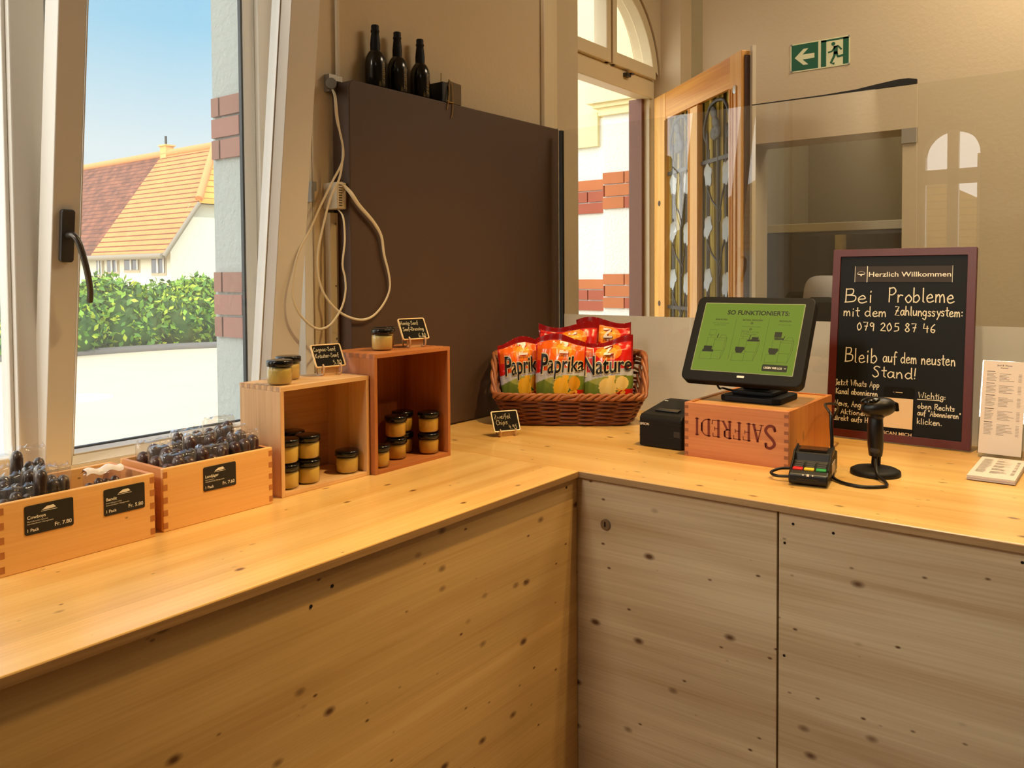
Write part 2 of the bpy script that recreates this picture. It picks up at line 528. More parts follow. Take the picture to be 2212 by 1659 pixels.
# handwriting: single strokes drawn as flat ribbons
GL = {
    'a': (.54, ['~.44,.46 .22,.55 .02,.27 .15,.0 .36,.12 .44,.46', '.45,.53 .45,.1 .54,.0']),
    'b': (.5, ['.05,1 .05,.0', '~.05,.35 .3,.52 .45,.25 .25,.0 .05,.06']),
    'c': (.48, ['~.42,.45 .2,.55 .02,.25 .18,.0 .44,.1']),
    'd': (.54, ['~.42,.45 .2,.53 .02,.25 .2,.0 .42,.15', '.45,1 .45,.1 .52,.0']),
    'e': (.5, ['~.05,.27 .4,.33 .28,.55 .05,.36 .08,.08 .25,.0 .49,.1']),
    'f': (.4, ['~.44,.92 .28,1 .18,.7 .18,-.22', '.02,.5 .4,.52']),
    'g': (.5, ['~.42,.45 .2,.55 .02,.28 .2,.05 .42,.2', '~.44,.53 .43,.0 .3,-.38 .02,-.25']),
    'h': (.5, ['.05,1 .05,.0', '~.05,.3 .25,.52 .4,.35 .43,.0']),
    'i': (.2, ['.08,.52 .08,.0', '.08,.74 .1,.82']),
    'k': (.48, ['.05,1 .05,.0', '.4,.55 .06,.25 .44,.0']),
    'l': (.22, ['.08,1 .08,.05 .16,.0']),
    'm': (.68, ['.04,.52 .04,.0', '~.04,.28 .2,.53 .3,.35 .3,.0', '~.3,.28 .47,.53 .57,.35 .6,.0']),
    'n': (.5, ['.04,.52 .04,.0', '~.04,.28 .24,.53 .38,.35 .42,.0']),
    'o': (.5, ['~.25,.54 .03,.28 .22,.0 .45,.26 .25,.54']),
    'p': (.5, ['.05,.52 .05,-.38', '~.05,.4 .28,.53 .44,.28 .25,.02 .06,.1']),
    'r': (.4, ['.05,.53 .05,.0', '~.05,.3 .2,.52 .38,.48']),
    's': (.42, ['~.38,.47 .15,.54 .08,.38 .3,.22 .26,.02 .02,.05']),
    't': (.36, ['.18,.92 .18,.08 .3,.0', '.02,.58 .36,.6']),
    'u': (.52, ['~.05,.53 .08,.06 .3,.05 .44,.3', '.45,.53 .45,.02']),
    'w': (.66, ['.02,.53 .15,.02 .31,.42 .47,.02 .62,.53']),
    'y': (.48, ['.05,.53 .24,.08', '~.45,.53 .25,.0 .05,-.35']),
    'z': (.48, ['.05,.53 .42,.53 .04,.02 .45,.02']),
    'B': (.62, ['.06,1 .04,.0', '~.05,.96 .42,.96 .4,.62 .1,.53', '~.1,.53 .55,.46 .5,.1 .0,.0']),
    'P': (.56, ['.06,1 .05,.0', '~.02,.92 .35,1 .5,.75 .3,.52 .06,.52']),
    'Z': (.58, ['.06,.97 .5,.97 .04,.02 .54,.02', '.15,.5 .42,.5']),
    'S': (.58, ['~.54,.9 .3,1 .1,.78 .36,.5 .44,.15 .2,-.05 .02,.12']),
    'J': (.42, ['~.36,.98 .34,.3 .22,-.12 .02,.0', '.1,.98 .5,.98']),
    'W': (.86, ['.04,1 .2,.02 .42,.7 .6,.02 .8,1']),
    'A': (.62, ['.02,.0 .3,1 .56,.0', '.12,.35 .48,.35']),
    'K': (.58, ['.06,1 .06,.0', '.52,1 .08,.48 .54,.0']),
    'N': (.66, ['.05,.0 .06,1 .54,.0 .58,1']),
    'R': (.6, ['.06,1 .05,.0', '~.02,.92 .35,1 .48,.75 .3,.54 .06,.5', '.2,.52 .54,.0']),
    'H': (.64, ['.06,1 .06,.0', '.54,1 .54,.0', '.06,.5 .54,.52']),
    'C': (.6, ['~.52,.85 .3,1 .04,.5 .25,.0 .55,.12']),
    'D': (.62, ['.06,1 .06,.0', '~.0,.98 .4,.95 .55,.5 .35,.05 .0,.02']),
    '0': (.56, ['~.28,1 .04,.55 .2,.0 .46,.4 .28,1']),
    '2': (.54, ['~.04,.8 .26,1 .42,.72 .2,.3 .03,.03', '.03,.03 .5,.0']),
    '4': (.54, ['.1,1 .05,.45 .48,.48', '.38,.75 .38,.0']),
    '5': (.52, ['.44,1 .12,.98 .1,.58', '~.1,.58 .4,.55 .4,.15 .04,.02']),
    '6': (.52, ['~.4,1 .12,.6 .08,.15 .3,.0 .42,.3 .1,.35']),
    '7': (.52, ['.04,.98 .44,1 .26,.0', '.16,.5 .44,.52']),
    '8': (.52, ['~.4,.85 .24,1 .1,.78 .3,.5 .42,.2 .24,.0 .06,.2 .22,.5 .4,.85']),
    '9': (.52, ['~.42,.8 .22,1 .06,.74 .24,.52 .42,.8', '.43,.85 .38,.0']),
    ':': (.24, ['.1,.42 .11,.48', '.1,.08 .11,.14']),
    '!': (.28, ['.14,1 .1,.3', '.09,.04 .1,.1']),
    ',': (.22, ['.12,.06 .06,-.15']),
    '.': (.22, ['.08,.02 .11,.06']),
    '-': (.4, ['.06,.32 .34,.33']),
    '"': (.3, ['.08,1.02 .06,.8', '.2,1.02 .18,.8']),
    '&': (.6, ['~.52,.0 .2,.55 .18,.9 .36,.86 .3,.6 .06,.3 .1,.03 .32,.02 .5,.3']),
    ' ': (.34, []),
}
GL['ä'] = (.54, GL['a'][1] + ['.14,.72 .15,.78', '.34,.72 .35,.78'])


def write_hand(mb, body, height, fn, width=None, pen=0.004, m=0, jitter=0.03, align='l', rnd=None):
    rnd = rnd or random
    tot = sum(GL[c][0] + 0.1 for c in body)
    sx_ = width / tot if width else height
    x = {'l': 0, 'c': -tot / 2, 'r': -tot}[align]
    for c in body:
        w, st = GL[c]
        dx = rnd.uniform(-jitter, jitter); dy = rnd.uniform(-jitter, jitter); k = 1 + rnd.uniform(-jitter, jitter)
        for sline in st:
            sm = sline[0] == '~'
            pts = [tuple(float(q) for q in p.split(',')) for p in sline.lstrip('~').split()]
            pts = [Vector((p[0] * k + dx, p[1] * k + dy, 0)) for p in pts]
            if sm: pts = catmull(pts, 6)
            P = [Vector(((x + p.x) * sx_, p.y * height, 0)) for p in pts]
            ribbon(mb, P, pen, fn, m)
        x += w + 0.1


def ribbon(mb, P, pen, fn, m=0):
    L = []; R_ = []
    for i in range(len(P)):
        d = P[min(i + 1, len(P) - 1)] - P[max(i - 1, 0)]
        if d.length < 1e-9: d = Vector((1, 0, 0))
        d.normalize()
        n = Vector((-d.y, d.x, 0)) * pen / 2
        e = Vector()
        if i == 0: e = -d * pen * .35
        if i == len(P) - 1: e = d * pen * .35
        L.append(P[i] + n + e); R_.append(P[i] - n + e)
    vs = [fn(p.x, p.y) for p in R_] + [fn(p.x, p.y) for p in L]
    k = len(P)
    mb.add(vs, [(i, i + 1, k + i + 1, k + i) for i in range(k - 1)], m)


def plane_fn(o, u, v, n=None, off=0.0):
    o = Vector(o); u = Vector(u); v = Vector(v)
    nn = (Vector(n) if n is not None else u.cross(v)).normalized()
    return lambda x, y: o + u * x + v * y + nn * off


def rrect(w, h, r, n=5):
    """rounded rectangle, counter-clockwise, centred"""
    pts = []
    for (cx_, cy_, a0) in ((w / 2 - r, h / 2 - r, 0), (-w / 2 + r, h / 2 - r, 90), (-w / 2 + r, -h / 2 + r, 180), (w / 2 - r, -h / 2 + r, 270)):
        for i in range(n + 1):
            a = math.radians(a0 + 90 * i / n)
            pts.append((cx_ + r * math.cos(a), cy_ + r * math.sin(a)))
    return pts


def ring(mb, outer, inner, o, u, v, n, th, m=0):
    """frame between two outlines with the same number of points"""
    o = Vector(o); u = Vector(u); v = Vector(v); n = Vector(n) * th
    k = len(outer)
    A = [o + u * p[0] + v * p[1] for p in outer]; B = [o + u * p[0] + v * p[1] for p in inner]
    vs = A + B + [p + n for p in A] + [p + n for p in B]
    fs = []
    for i in range(k):
        j = (i + 1) % k
        fs += [(2 * k + i, 2 * k + j, 3 * k + j, 3 * k + i), (i, k + i, k + j, j), (i, j, 2 * k + j, 2 * k + i), (k + i, 3 * k + i, 3 * k + j, k + j)]
    mb.add(vs, fs, m)

# ------------------------------------------------------------------ materials
m_wall = pbr('wall_plaster', (206, 187, 154), 0.85, bump=0.11, bscale=55, var=0.04, vscale=3)
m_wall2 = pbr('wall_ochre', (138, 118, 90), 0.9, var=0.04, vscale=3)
m_ceil = pbr('ceiling_white', (176, 162, 138), 0.9)
m_floor = pbr('floor_stone', (112, 98, 82), 0.6, var=0.1)
m_white = pbr('window_white', (226, 222, 212), 0.35)
m_cream = pbr('door_frame_cream', (222, 205, 168), 0.45)
m_gasket = pbr('gasket_grey', (52, 58, 60), 0.5)
m_beige = pbr('trunking_beige', (205, 190, 162), 0.5)
m_brownp = pbr('panel_brown', (76, 54, 38), 0.62, bump=0.05, bscale=220)
m_black = pbr('black_plastic', (13, 12, 12), 0.38, spec=0.4)
m_blackm = pbr('black_matte', (11, 10, 10), 0.6, spec=0.3)
m_blackg = pbr('black_gloss', (10, 10, 10), 0.14)
m_dgrey = pbr('dark_grey', (58, 56, 54), 0.45)
m_steel = pbr('steel', (150, 145, 138), 0.35, metal=0.9)
m_chrome = pbr('chrome', (200, 195, 190), 0.18, metal=1.0)
m_cable = pbr('cable_cream', (216, 202, 172), 0.5)
m_paper = pbr('paper', (216, 206, 202), 0.8)
m_ink = pbr('grey_ink', (150, 146, 146), 0.8)
m_inkd = pbr('dark_ink', (70, 66, 72), 0.8)
m_chalk = pbr('chalk_marker', (232, 226, 205), 0.8)
m_chalk2 = pbr('chalk_marker_dim', (196, 184, 150), 0.8)
m_slate = pbr('chalkboard_black', (14, 15, 13), 0.5, spec=0.22)
m_slate2 = pbr('slate_matte', (26, 22, 16), 0.85, spec=0.15)
m_labelk = pbr('label_black', (24, 23, 22), 0.5)
m_labelt = pbr('label_text', (236, 232, 220), 0.6)
m_mahog = pbr('mahogany_frame', (82, 24, 16), 0.4, var=0.15, vscale=20)
m_glass = glass('clear_pane', refl=0.04)
m_screen_glass = glass('screen_pane', (253, 254, 253), refl=0.10, veil=0.022, veilc=(226, 212, 182))  # cream veil stands in for bright room light reflected by the pane
m_clear = glass('clear_acrylic', (235, 238, 236), refl=0.05)
m_film = glass('shrink_film', (250, 247, 243), refl=0.07, rough=0.08, veil=0.05)
m_jar = glass('jar_glass', (245, 245, 235), refl=0.06)
m_mesh = glass('insect_mesh', (250, 250, 250), refl=0.0, veil=0.09, veilc=(215, 214, 208))
m_green = pbr('exit_green', (8, 88, 52), 0.5)
m_lumi = pbr('sign_luminous', (226, 224, 178), 0.6)

m_top = wood('worktop_spruce_x', (238, 200, 128), (214, 164, 88), axis='x', face='z', plank=0.11, rough=0.30, coat=0.45, knots=0.75)
m_top2 = wood('worktop_spruce_y', (238, 200, 128), (214, 164, 88), axis='y', face='z', plank=0.11, rough=0.30, coat=0.45, knots=0.85, seed=3.3)
m_topedge = wood('worktop_edge_x', (184, 144, 92), (132, 92, 52), axis='x', face='y', rough=0.5, knots=0.0, gscale=1.2)
m_topedge2 = wood('worktop_edge_y', (184, 148, 100), (132, 96, 58), axis='y', face='x', rough=0.5, knots=0.0, gscale=1.2)
m_frontx = wood('front_spruce_x', (222, 184, 122), (190, 146, 86), axis='x', face='y', plank=0.13, knots=1.0, seed=6.1, contrast=0.8)
m_fronty = wood('front_spruce_y', (220, 200, 162), (182, 150, 110), axis='y', face='x', plank=0.12, knots=1.05, seed=2.4, contrast=0.9)
m_boxw = wood('box_pine', (234, 186, 118), (212, 152, 84), axis='x', face='y', knots=0.35, gscale=1.3, seed=1.0, contrast=0.8)
m_boxe = pbr('box_end_grain', (176, 112, 58), 0.6, var=0.2, vscale=90)
m_boxi = wood('box_pine_side', (214, 150, 88), (190, 120, 62), axis='y', face='x', knots=0.0, gscale=1.3)
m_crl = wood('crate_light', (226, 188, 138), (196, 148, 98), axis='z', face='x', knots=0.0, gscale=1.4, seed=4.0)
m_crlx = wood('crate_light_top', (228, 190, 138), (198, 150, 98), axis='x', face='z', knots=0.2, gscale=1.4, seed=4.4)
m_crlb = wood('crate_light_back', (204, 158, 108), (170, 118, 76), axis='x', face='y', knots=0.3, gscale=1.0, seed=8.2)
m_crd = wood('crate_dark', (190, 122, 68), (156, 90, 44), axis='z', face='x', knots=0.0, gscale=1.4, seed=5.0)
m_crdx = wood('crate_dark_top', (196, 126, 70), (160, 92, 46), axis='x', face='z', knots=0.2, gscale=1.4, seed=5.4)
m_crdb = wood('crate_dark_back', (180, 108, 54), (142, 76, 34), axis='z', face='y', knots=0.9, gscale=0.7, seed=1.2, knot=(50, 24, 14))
m_wine = wood('wine_case_front', (216, 150, 100), (184, 108, 66), axis='y', face='x', knots=0.0, gscale=0.9, seed=3.0)
m_winet = wood('wine_case_top', (214, 164, 98), (186, 128, 70), axis='y', face='z', knots=0.2, gscale=1.1, seed=3.7)
m_wines = wood('wine_case_side', (210, 140, 66), (168, 92, 36), axis='z', face='y', knots=0.9, gscale=0.7, seed=9.3, knot=(96, 44, 14))
m_burn = pbr('branded_red_brown', (112, 40, 24), 0.7)
m_doorw = wood('door_pine', (240, 184, 92), (214, 142, 56), axis='z', face='y', knots=0.0, gscale=0.8, seed=2.0, coat=0.4)
m_doorr = wood('door_pine_rail', (236, 170, 70), (200, 124, 36), axis='x', face='y', knots=0.0, gscale=0.6, seed=2.9, coat=0.4, contrast=1.2)
m_doord = pbr('door_dark_edge', (70, 44, 34), 0.5)
m_iron = pbr('wrought_iron', (66, 62, 58), 0.5, metal=0.3)
m_leaf = pbr('iron_leaf_grey', (176, 176, 172), 0.5, metal=0.15)

m_stucco = pbr('stucco_white', (236, 236, 230), 0.9, bump=0.5, bscale=70)
m_stuccog = pbr('stucco_grey', (172, 180, 176), 0.9, bump=0.5, bscale=60)
m_stuccoc = pbr('stucco_cream', (236, 222, 176), 0.9)
m_brick1 = pbr('brick_red', (172, 92, 70), 0.85, var=0.12, vscale=8)
m_brick2 = pbr('brick_orange', (196, 118, 74), 0.85, var=0.12, vscale=8)
m_brick3 = pbr('brick_dull', (158, 112, 98), 0.85, var=0.12, vscale=8)
m_mortar = pbr('mortar', (120, 100, 88), 0.95)
m_road = pbr('asphalt', (208, 194, 164), 0.95, var=0.08, vscale=0.6)
m_kerb = pbr('kerb_stone', (112, 108, 102), 0.9)
m_roofn = stripes('roof_orange', (228, 144, 80), (128, 66, 32), 'z', 5.2, 0.24, var=0.10, vscale=1.2)
m_roofo = stripes('roof_brown', (128, 78, 52), (90, 50, 36), 'z', 6.0, 0.2, var=0.45, vscale=2.6)
m_roofh = stripes('roof_yellow', (240, 178, 86), (170, 110, 50), 'z', 4.2, 0.16, var=0.10, vscale=2.0)
m_house = pbr('house_render', (226, 226, 206), 0.9)
m_pane = pbr('dark_window_pane', (84, 88, 96), 0.1)

# ------------------------------------------------------------------ room shell
YW = 1.78      # inner face of the street wall
YO = 2.02      # outer face
XB = 3.80      # back wall
WX0, WX1, WZ0, WZ1 = -0.30, 1.455, 0.93, 2.75    # window opening
DX0, DX1, DZS, DR = 2.77, 3.68, 2.30, 0.455      # door opening, springing line, arch radius
ZC = 3.45
wl = MB()
wl.box(-3.4, WX0, YW, YO, 0, ZC)
wl.box(WX0, WX1, YW, YO, 0, WZ0)
wl.box(WX0, WX1, YW, YO, WZ1, ZC)
wl.box(WX1, DX0, YW, YO, 0, ZC)
wl.box(DX1, XB, YW, YO, 0, ZC)
YN = 1.885     # the arch is set back in a square-headed niche
wl.box(DX0, DX1, YW, YN, 3.25, ZC)
arc = [(DX0 + DR + DR * math.cos(a), DZS + DR * math.sin(a)) for a in [PI * i / 28 for i in range(29)]]
for i in range(28):
    (xa, za), (xb, zb) = arc[i], arc[i + 1]
    wl.add([(xa, YN, za), (xb, YN, zb), (xb, YN, ZC), (xa, YN, ZC), (xa, YO, za), (xb, YO, zb), (xb, YO, ZC), (xa, YO, ZC)],
           [(0, 3, 2, 1), (4, 5, 6, 7), (0, 1, 5, 4), (2, 3, 7, 6)])
struct('wall_left', wl, m_wall)

OY0, OY1, OZ = 0.815, 1.47, 1.992     # pass-through in the back wall
wb = MB()
wb.box(XB, XB + 0.2, OY1, YO, 0, ZC)
wb.box(XB, XB + 0.2, -3.2, OY0, 0, ZC)
wb.box(XB, XB + 0.2, OY0, OY1, OZ, ZC)
struct('wall_back', wb, m_wall)
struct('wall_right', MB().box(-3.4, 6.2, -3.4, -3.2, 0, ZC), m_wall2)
RY0, RY1, RZ0, RZS = 1.13, 1.585, 1.45, 2.42   # arched window in the rear wall
XR = -3.2
wr = MB()
wr.box(XR - 0.2, XR, -3.2, RY0, 0, ZC)
wr.box(XR - 0.2, XR, RY1, YW, 0, ZC)
wr.box(XR - 0.2, XR, RY0, RY1, 0, RZ0)
rr_ = (RY1 - RY0) / 2
arc = [((RY0 + RY1) / 2 + rr_ * math.cos(a), RZS + rr_ * math.sin(a)) for a in [PI * i / 20 for i in range(21)]]
for i in range(20):
    (ya, za), (yb, zb) = arc[i], arc[i + 1]
    wr.add([(XR, ya, za), (XR, yb, zb), (XR, yb, ZC), (XR, ya, ZC), (XR - .2, ya, za), (XR - .2, yb, zb), (XR - .2, yb, ZC), (XR - .2, ya, ZC)],
           [(0, 1, 2, 3), (4, 7, 6, 5), (0, 4, 5, 1), (2, 6, 7, 3)])
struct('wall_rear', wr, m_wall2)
w4 = MB()
yc = (RY0 + RY1) / 2
w4.box(XR - .12, XR - .06, yc - .05, yc + .04, RZ0, RZS + rr_)
w4.box(XR - .12, XR - .06, RY0, RY1, RZS - .25, RZS - .12)
w4.box(XR - .12, XR - .06, RY0, RY0 + .03, RZ0, RZS)
w4.box(XR - .12, XR - .06, RY1 - .012, RY1, RZ0, RZS)
struct('window_4', w4, m_white)
struct('floor', MB().box(-3.4, 6.2, -3.4, YO, -0.1, 0), m_floor)
struct('ceiling', MB().box(-3.4, 6.2, -3.4, YO, ZC, ZC + 0.15), m_ceil)
# the room behind the pass-through
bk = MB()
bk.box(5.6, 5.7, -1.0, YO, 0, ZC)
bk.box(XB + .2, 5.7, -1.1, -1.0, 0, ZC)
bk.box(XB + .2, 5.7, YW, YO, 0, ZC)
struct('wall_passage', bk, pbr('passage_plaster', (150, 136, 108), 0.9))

# ------------------------------------------------------------------ windows
# fixed frame with mullion, fly screen and rebate
wf = thing('window_2', None, None, (1.0, 1.80, 0.93), kind='structure')
f = MB()
f.box(1.30, 1.335, 1.865, 1.8835, 0.93, WZ1)
f.box(1.335, 1.395, 1.85, 1.93, 0.93, WZ1)
f.box(1.395, 1.425, 1.825, 1.93, 0.93, WZ1)
f.box(1.425, WX1, 1.785, 1.93, 0.93, WZ1)
f.box(WX0, 1.30, 1.85, 1.93, 0.93, 1.004)
f.box(WX0, 1.42, 1.80, 1.85, 0.93, 0.955)
f.box(WX0, 1.42, 1.79, 1.93, WZ1 - .07, WZ1)
f.box(WX0, WX0 + .06, 1.79, 1.93, 0.93, WZ1)
f.build('frame', m_white, wf, bevel=0.003)
MB().box(0.784, 0.800, 1.775, 1.93, 0.93, WZ1).build('mullion', m_white, wf, bevel=0.003)
g = MB()
g.box(1.2945, 1.300, 1.868, 1.8795, 1.005, WZ1 - .07)
g.box(0.80, 1.2945, 1.868, 1.8795, 1.004, 1.013)
g.build('gasket', m_gasket, wf)
MB().box(0.80, 1.2944, 1.8815, 1.883, 1.013, WZ1 - .07).build('fly_screen', m_mesh, wf)
h = MB()
h.box(1.432, 1.442, 1.762, 1.785, 1.585, 1.625, 0)
h.box(1.436, 1.452, 1.765, 1.785, 1.615, 1.640, 0)
h.build('hinge', m_steel, wf)

# inward-tilted sash
ws = bpy.data.objects.new('window_1', None)
COL.objects.link(ws)
ws['kind'] = 'structure'
ws.location = (1.055, 1.765, 0.955)
ws.rotation_euler = (math.radians(6.6), 0, 0)
OFF[ws.name] = Vector((0, 0, 0))
f = MB()
SX0, SX1, SH = -0.310, 0.310, 1.62
GX0, GX1, GZ0 = -0.245, 0.212, 0.056
for (x0, x1, z0, z1) in ((SX0, GX0 - .012, 0, SH), (GX1 + .012, SX1, 0, SH), (SX0, SX1, 0, GZ0 - .012), (SX0, SX1, SH - .08, SH)):
    f.box(x0, x1, 0, 0.058, z0, z1)
# bead sloping towards the pane
for (x0, x1, s) in ((GX0 - .012, GX0, 1), (GX1, GX1 + .012, -1)):
    xo = x0 if s > 0 else x1; xi = x1 if s > 0 else x0
    f.add([(xo, 0.0, GZ0 - .012), (xi, 0.022, GZ0), (xi, 0.022, SH - .08), (xo, 0.0, SH - .08)], [(0, 1, 2, 3) if s > 0 else (0, 3, 2, 1)])
f.add([(GX0 - .012, 0, GZ0 - .012), (GX1 + .012, 0, GZ0 - .012), (GX1, 0.022, GZ0), (GX0, 0.022, GZ0)], [(0, 1, 2, 3)])
f.build('sash_frame', m_white, ws, bevel=0.002)
g = MB()
for (x0, x1, z0, z1) in ((GX0 - .012, GX0 + .003, GZ0 - .012, SH - .07), (GX1 - .003, GX1 + .012, GZ0 - .012, SH - .07), (GX0, GX1, GZ0 - .012, GZ0 + .003)):
    g.box(x0, x1, 0.024, 0.056, z0, z1)
g.build('glazing_seal', m_white, ws)
MB().box(GX0 - .005, GX1 + .005, 0.030, 0.034, GZ0 - .005, SH - .075).build('pane', m_glass, ws)
hp = MB()
hp.prism(rrect(.026, .105, .006), (-0.284, 0, 0.52), (1, 0, 0), (0, 0, 1), (0, -1, 0), 0.012)
ho = hp.build('handle_plate', m_dgrey, ws, bevel=0.002)
hl = MB()
hl.tube(catmull([(-0.284, -0.010, 0.520), (-0.283, -0.034, 0.522), (-0.277, -0.046, 0.505), (-0.266, -0.052, 0.462), (-0.256, -0.050, 0.42), (-0.2535, -0.046, 0.392)], 6), [.0075] * 6 + [.0075] * 24 + [.0075], 10, flat=0.8)
hl.build('lever', pbr('lever_grey', (86, 80, 72), 0.3, metal=0.6), ho)

# closed sash on the left of the mullion
w3 = thing('window_3', None, None, (0.4, 1.79, 0.95), kind='structure')
f = MB()
f.box(0.708, 0.776, 1.785, 1.85, 0.955, WZ1 - .07)
f.box(WX0 + .06, 0.708, 1.785, 1.85, 0.955, 1.03)
f.box(0.700, 0.708, 1.80, 1.84, 1.03, WZ1 - .07)
f.box(WX0 + .06, WX0 + .13, 1.785, 1.85, 1.03, WZ1 - .07)
f.build('sash_frame', m_white, w3, bevel=0.003)
MB().box(WX0 + .13, 0.702, 1.815, 1.819, 1.03, WZ1 - .07).build('pane', glass('veiled_pane', refl=0.04, veil=0.12), w3)  # pane with a pale diffuse veil

# frame and fanlight of the street door
YD = 1.92
w5 = thing('window_5', None, None, (3.2, YD, 2.24), kind='structure')
cxd = DX0 + DR


def arch_pts(r, zb, n=28):
    return [(cxd + r, zb)] + [(cxd + r * math.cos(PI * i / n), DZS + r * math.sin(PI * i / n)) for i in range(n + 1)] + [(cxd - r, zb)]


f = MB()
out_ = arch_pts(DR, 0.0); in_ = arch_pts(DR - .05, 0.0)
ring(f, out_, in_, (0, YD, 0), (1, 0, 0), (0, 0, 1), (0, 1, 0), 0.07)
f.box(DX0 + .03, DX1 - .03, YD - .012, YD + .06, 2.238, 2.325)
f.box(DX0 + .04, cxd - .012, YD - .031, YD + .04, 2.325, 2.383)
f.box(cxd + .012, DX1 - .04, YD - .031, YD + .04, 2.325, 2.383)
f.box(cxd - .045, cxd - .008, YD - .03, YD + .04, 2.325, DZS + DR - .04)
f.box(cxd + .008, cxd + .045, YD - .03, YD + .04, 2.325, DZS + DR - .04)
f.box(cxd - .012, cxd + .012, YD + .01, YD + .05, 2.325, DZS + DR - .03)


def arch_from(r, z0, n=28):
    a0 = math.asin((z0 - DZS) / r)
    return [(cxd + r * math.cos(a0 + (PI - 2 * a0) * i / n), DZS + r * math.sin(a0 + (PI - 2 * a0) * i / n)) for i in range(n + 1)]


out_ = arch_from(DR - .005, 2.345); in_ = arch_from(DR - .055, 2.384)
for i in range(28):
    A_ = [Vector((q[0], YD - .028, q[1])) for q in (out_[i], out_[i + 1], in_[i + 1], in_[i])]
    B_ = [q + Vector((0, .055, 0)) for q in A_]
    f.add(A_ + B_, [(0, 1, 2, 3), (7, 6, 5, 4), (2, 6, 7, 3), (0, 4, 5, 1)])
f.build('frame', m_cream, w5, bevel=0.004)
g = MB()
g.prism([(cxd + (DR - .045) * math.cos(a), DZS + (DR - .045) * math.sin(a)) for a in [PI * i / 24 for i in range(25)]] + [], (0, YD + .02, 0), (1, 0, 0), (0, 0, 1), (0, 1, 0), 0.004)
g.build('pane', m_glass, w5)
k = MB()
k.box(3.352, 3.388, YD - .034, YD - .012, 2.292, 2.309)
k.box(3.376, 3.40, YD - .045, YD - .012, 2.303, 2.309)
k.build('latch', m_iron, w5)
k = MB()
k.box(DX1 - .075, DX1 - .045, YD + .03, YD + .10, 0, 2.238)
k.build('door_stop', pbr('door_stop_brown', (118, 78, 62), 0.6), w5)

# rippled yellow cathedral glass; refracted light drawn as vertical streaks in the tint
m_rip, rt, ro = new_mat('streaky_yellow_glass')
rc = node(rt, 'ShaderNodeTexCoord'); rm_ = node(rt, 'ShaderNodeMapping'); rm_.inputs['Scale'].default_value = (34, 1, 1.1)
rt.links.new(rc.outputs['Object'], rm_.inputs[0])
rn_ = node(rt, 'ShaderNodeTexNoise'); rn_.inputs['Scale'].default_value = 1.0; rn_.inputs['Detail'].default_value = 3; rn_.inputs['Distortion'].default_value = .8
rt.links.new(rm_.outputs[0], rn_.inputs['Vector'])
rr_n = node(rt, 'ShaderNodeValToRGB'); rt.links.new(rn_.outputs['Fac'], rr_n.inputs[0])
ce = rr_n.color_ramp.elements
ce[0].position = .40; ce[0].color = lin((70, 58, 30)); ce[1].position = .62; ce[1].color = lin((244, 232, 150))
ne = ce.new(.50); ne.color = lin((176, 156, 66))
rtr = node(rt, 'ShaderNodeBsdfTransparent'); rt.links.new(rr_n.outputs[0], rtr.inputs[0])
rtl = node(rt, 'ShaderNodeBsdfTranslucent'); rt.links.new(rr_n.outputs[0], rtl.inputs[0])
rdf = node(rt, 'ShaderNodeBsdfDiffuse'); rt.links.new(rr_n.outputs[0], rdf.inputs[0])
ra = node(rt, 'ShaderNodeMixShader'); ra.inputs[0].default_value = .5; rt.links.new(rtl.outputs[0], ra.inputs[1]); rt.links.new(rdf.outputs[0], ra.inputs[2])
rb = node(rt, 'ShaderNodeMixShader'); rb.inputs[0].default_value = .45; rt.links.new(rtr.outputs[0], rb.inputs[1]); rt.links.new(ra.outputs[0], rb.inputs[2])
rt.links.new(rb.outputs[0], ro.inputs[0])

# ------------------------------------------------------------------ street door leaf, standing half open
ang = math.radians(-131)
dl = bpy.data.objects.new('door_1', None)
COL.objects.link(dl)
dl['kind'] = 'structure'
dl.location = (3.602, 1.88, 0.0)
dl.rotation_euler = (0, 0, ang)
OFF[dl.name] = Vector((0, 0, 0))
# local frame: x along the leaf; the face seen from the counter is y = 0, the leaf lies behind it
LW, LH, TH = 0.885, 2.228, 0.036
Y0, Y1 = 0.0, TH
st = MB()
for (x0, x1) in ((0, .139), (.402, .502), (.790, LW)):
    st.box(x0, x1, Y1, Y0, 0.05 if x0 != .402 else .95, LH if x0 != .402 else 2.10)
for (x0, x1) in ((.131, .139), (.402, .410), (.494, .502), (.790, .798), (.812, .818), (.845, .850)):
    st.box(x0, x1, Y0 - .005, Y0, .95, 2.10)
st.build('stile', m_doorw, dl, bevel=0.003)
rl = MB()
rl.box(.139, .790, Y1, Y0 + .002, 2.105, LH - .001)
rl.box(.139, .790, Y1, Y0 + .002, 0.05, 0.95)
rl.build('rail', m_doorr, dl, bevel=0.002)
MB().box(.885, .893, Y0 + .012, Y1 + .004, 0.05, LH - .02).build('lock_edge', m_doord, dl)
MB().box(.893, .912, Y1 - .004, Y1 + .010, 0.05, LH + .012).build('cover_strip', m_beige, dl)
MB().box(.139, .790, Y1 - .017, Y1 - .012, .95, 2.11).build('pane', m_rip, dl)
for zz in (1.72, 1.245):
    MB().cyl((.066, Y0 + .004, zz), (.066, Y0 - .0015, zz), .013, 16).build('plug', m_doord, dl)
MB().cyl((.835, Y0 + .004, 2.09), (.835, Y0 - .003, 2.09), .016, 16).build('plug', m_chrome, dl)
yi = Y0 + .018
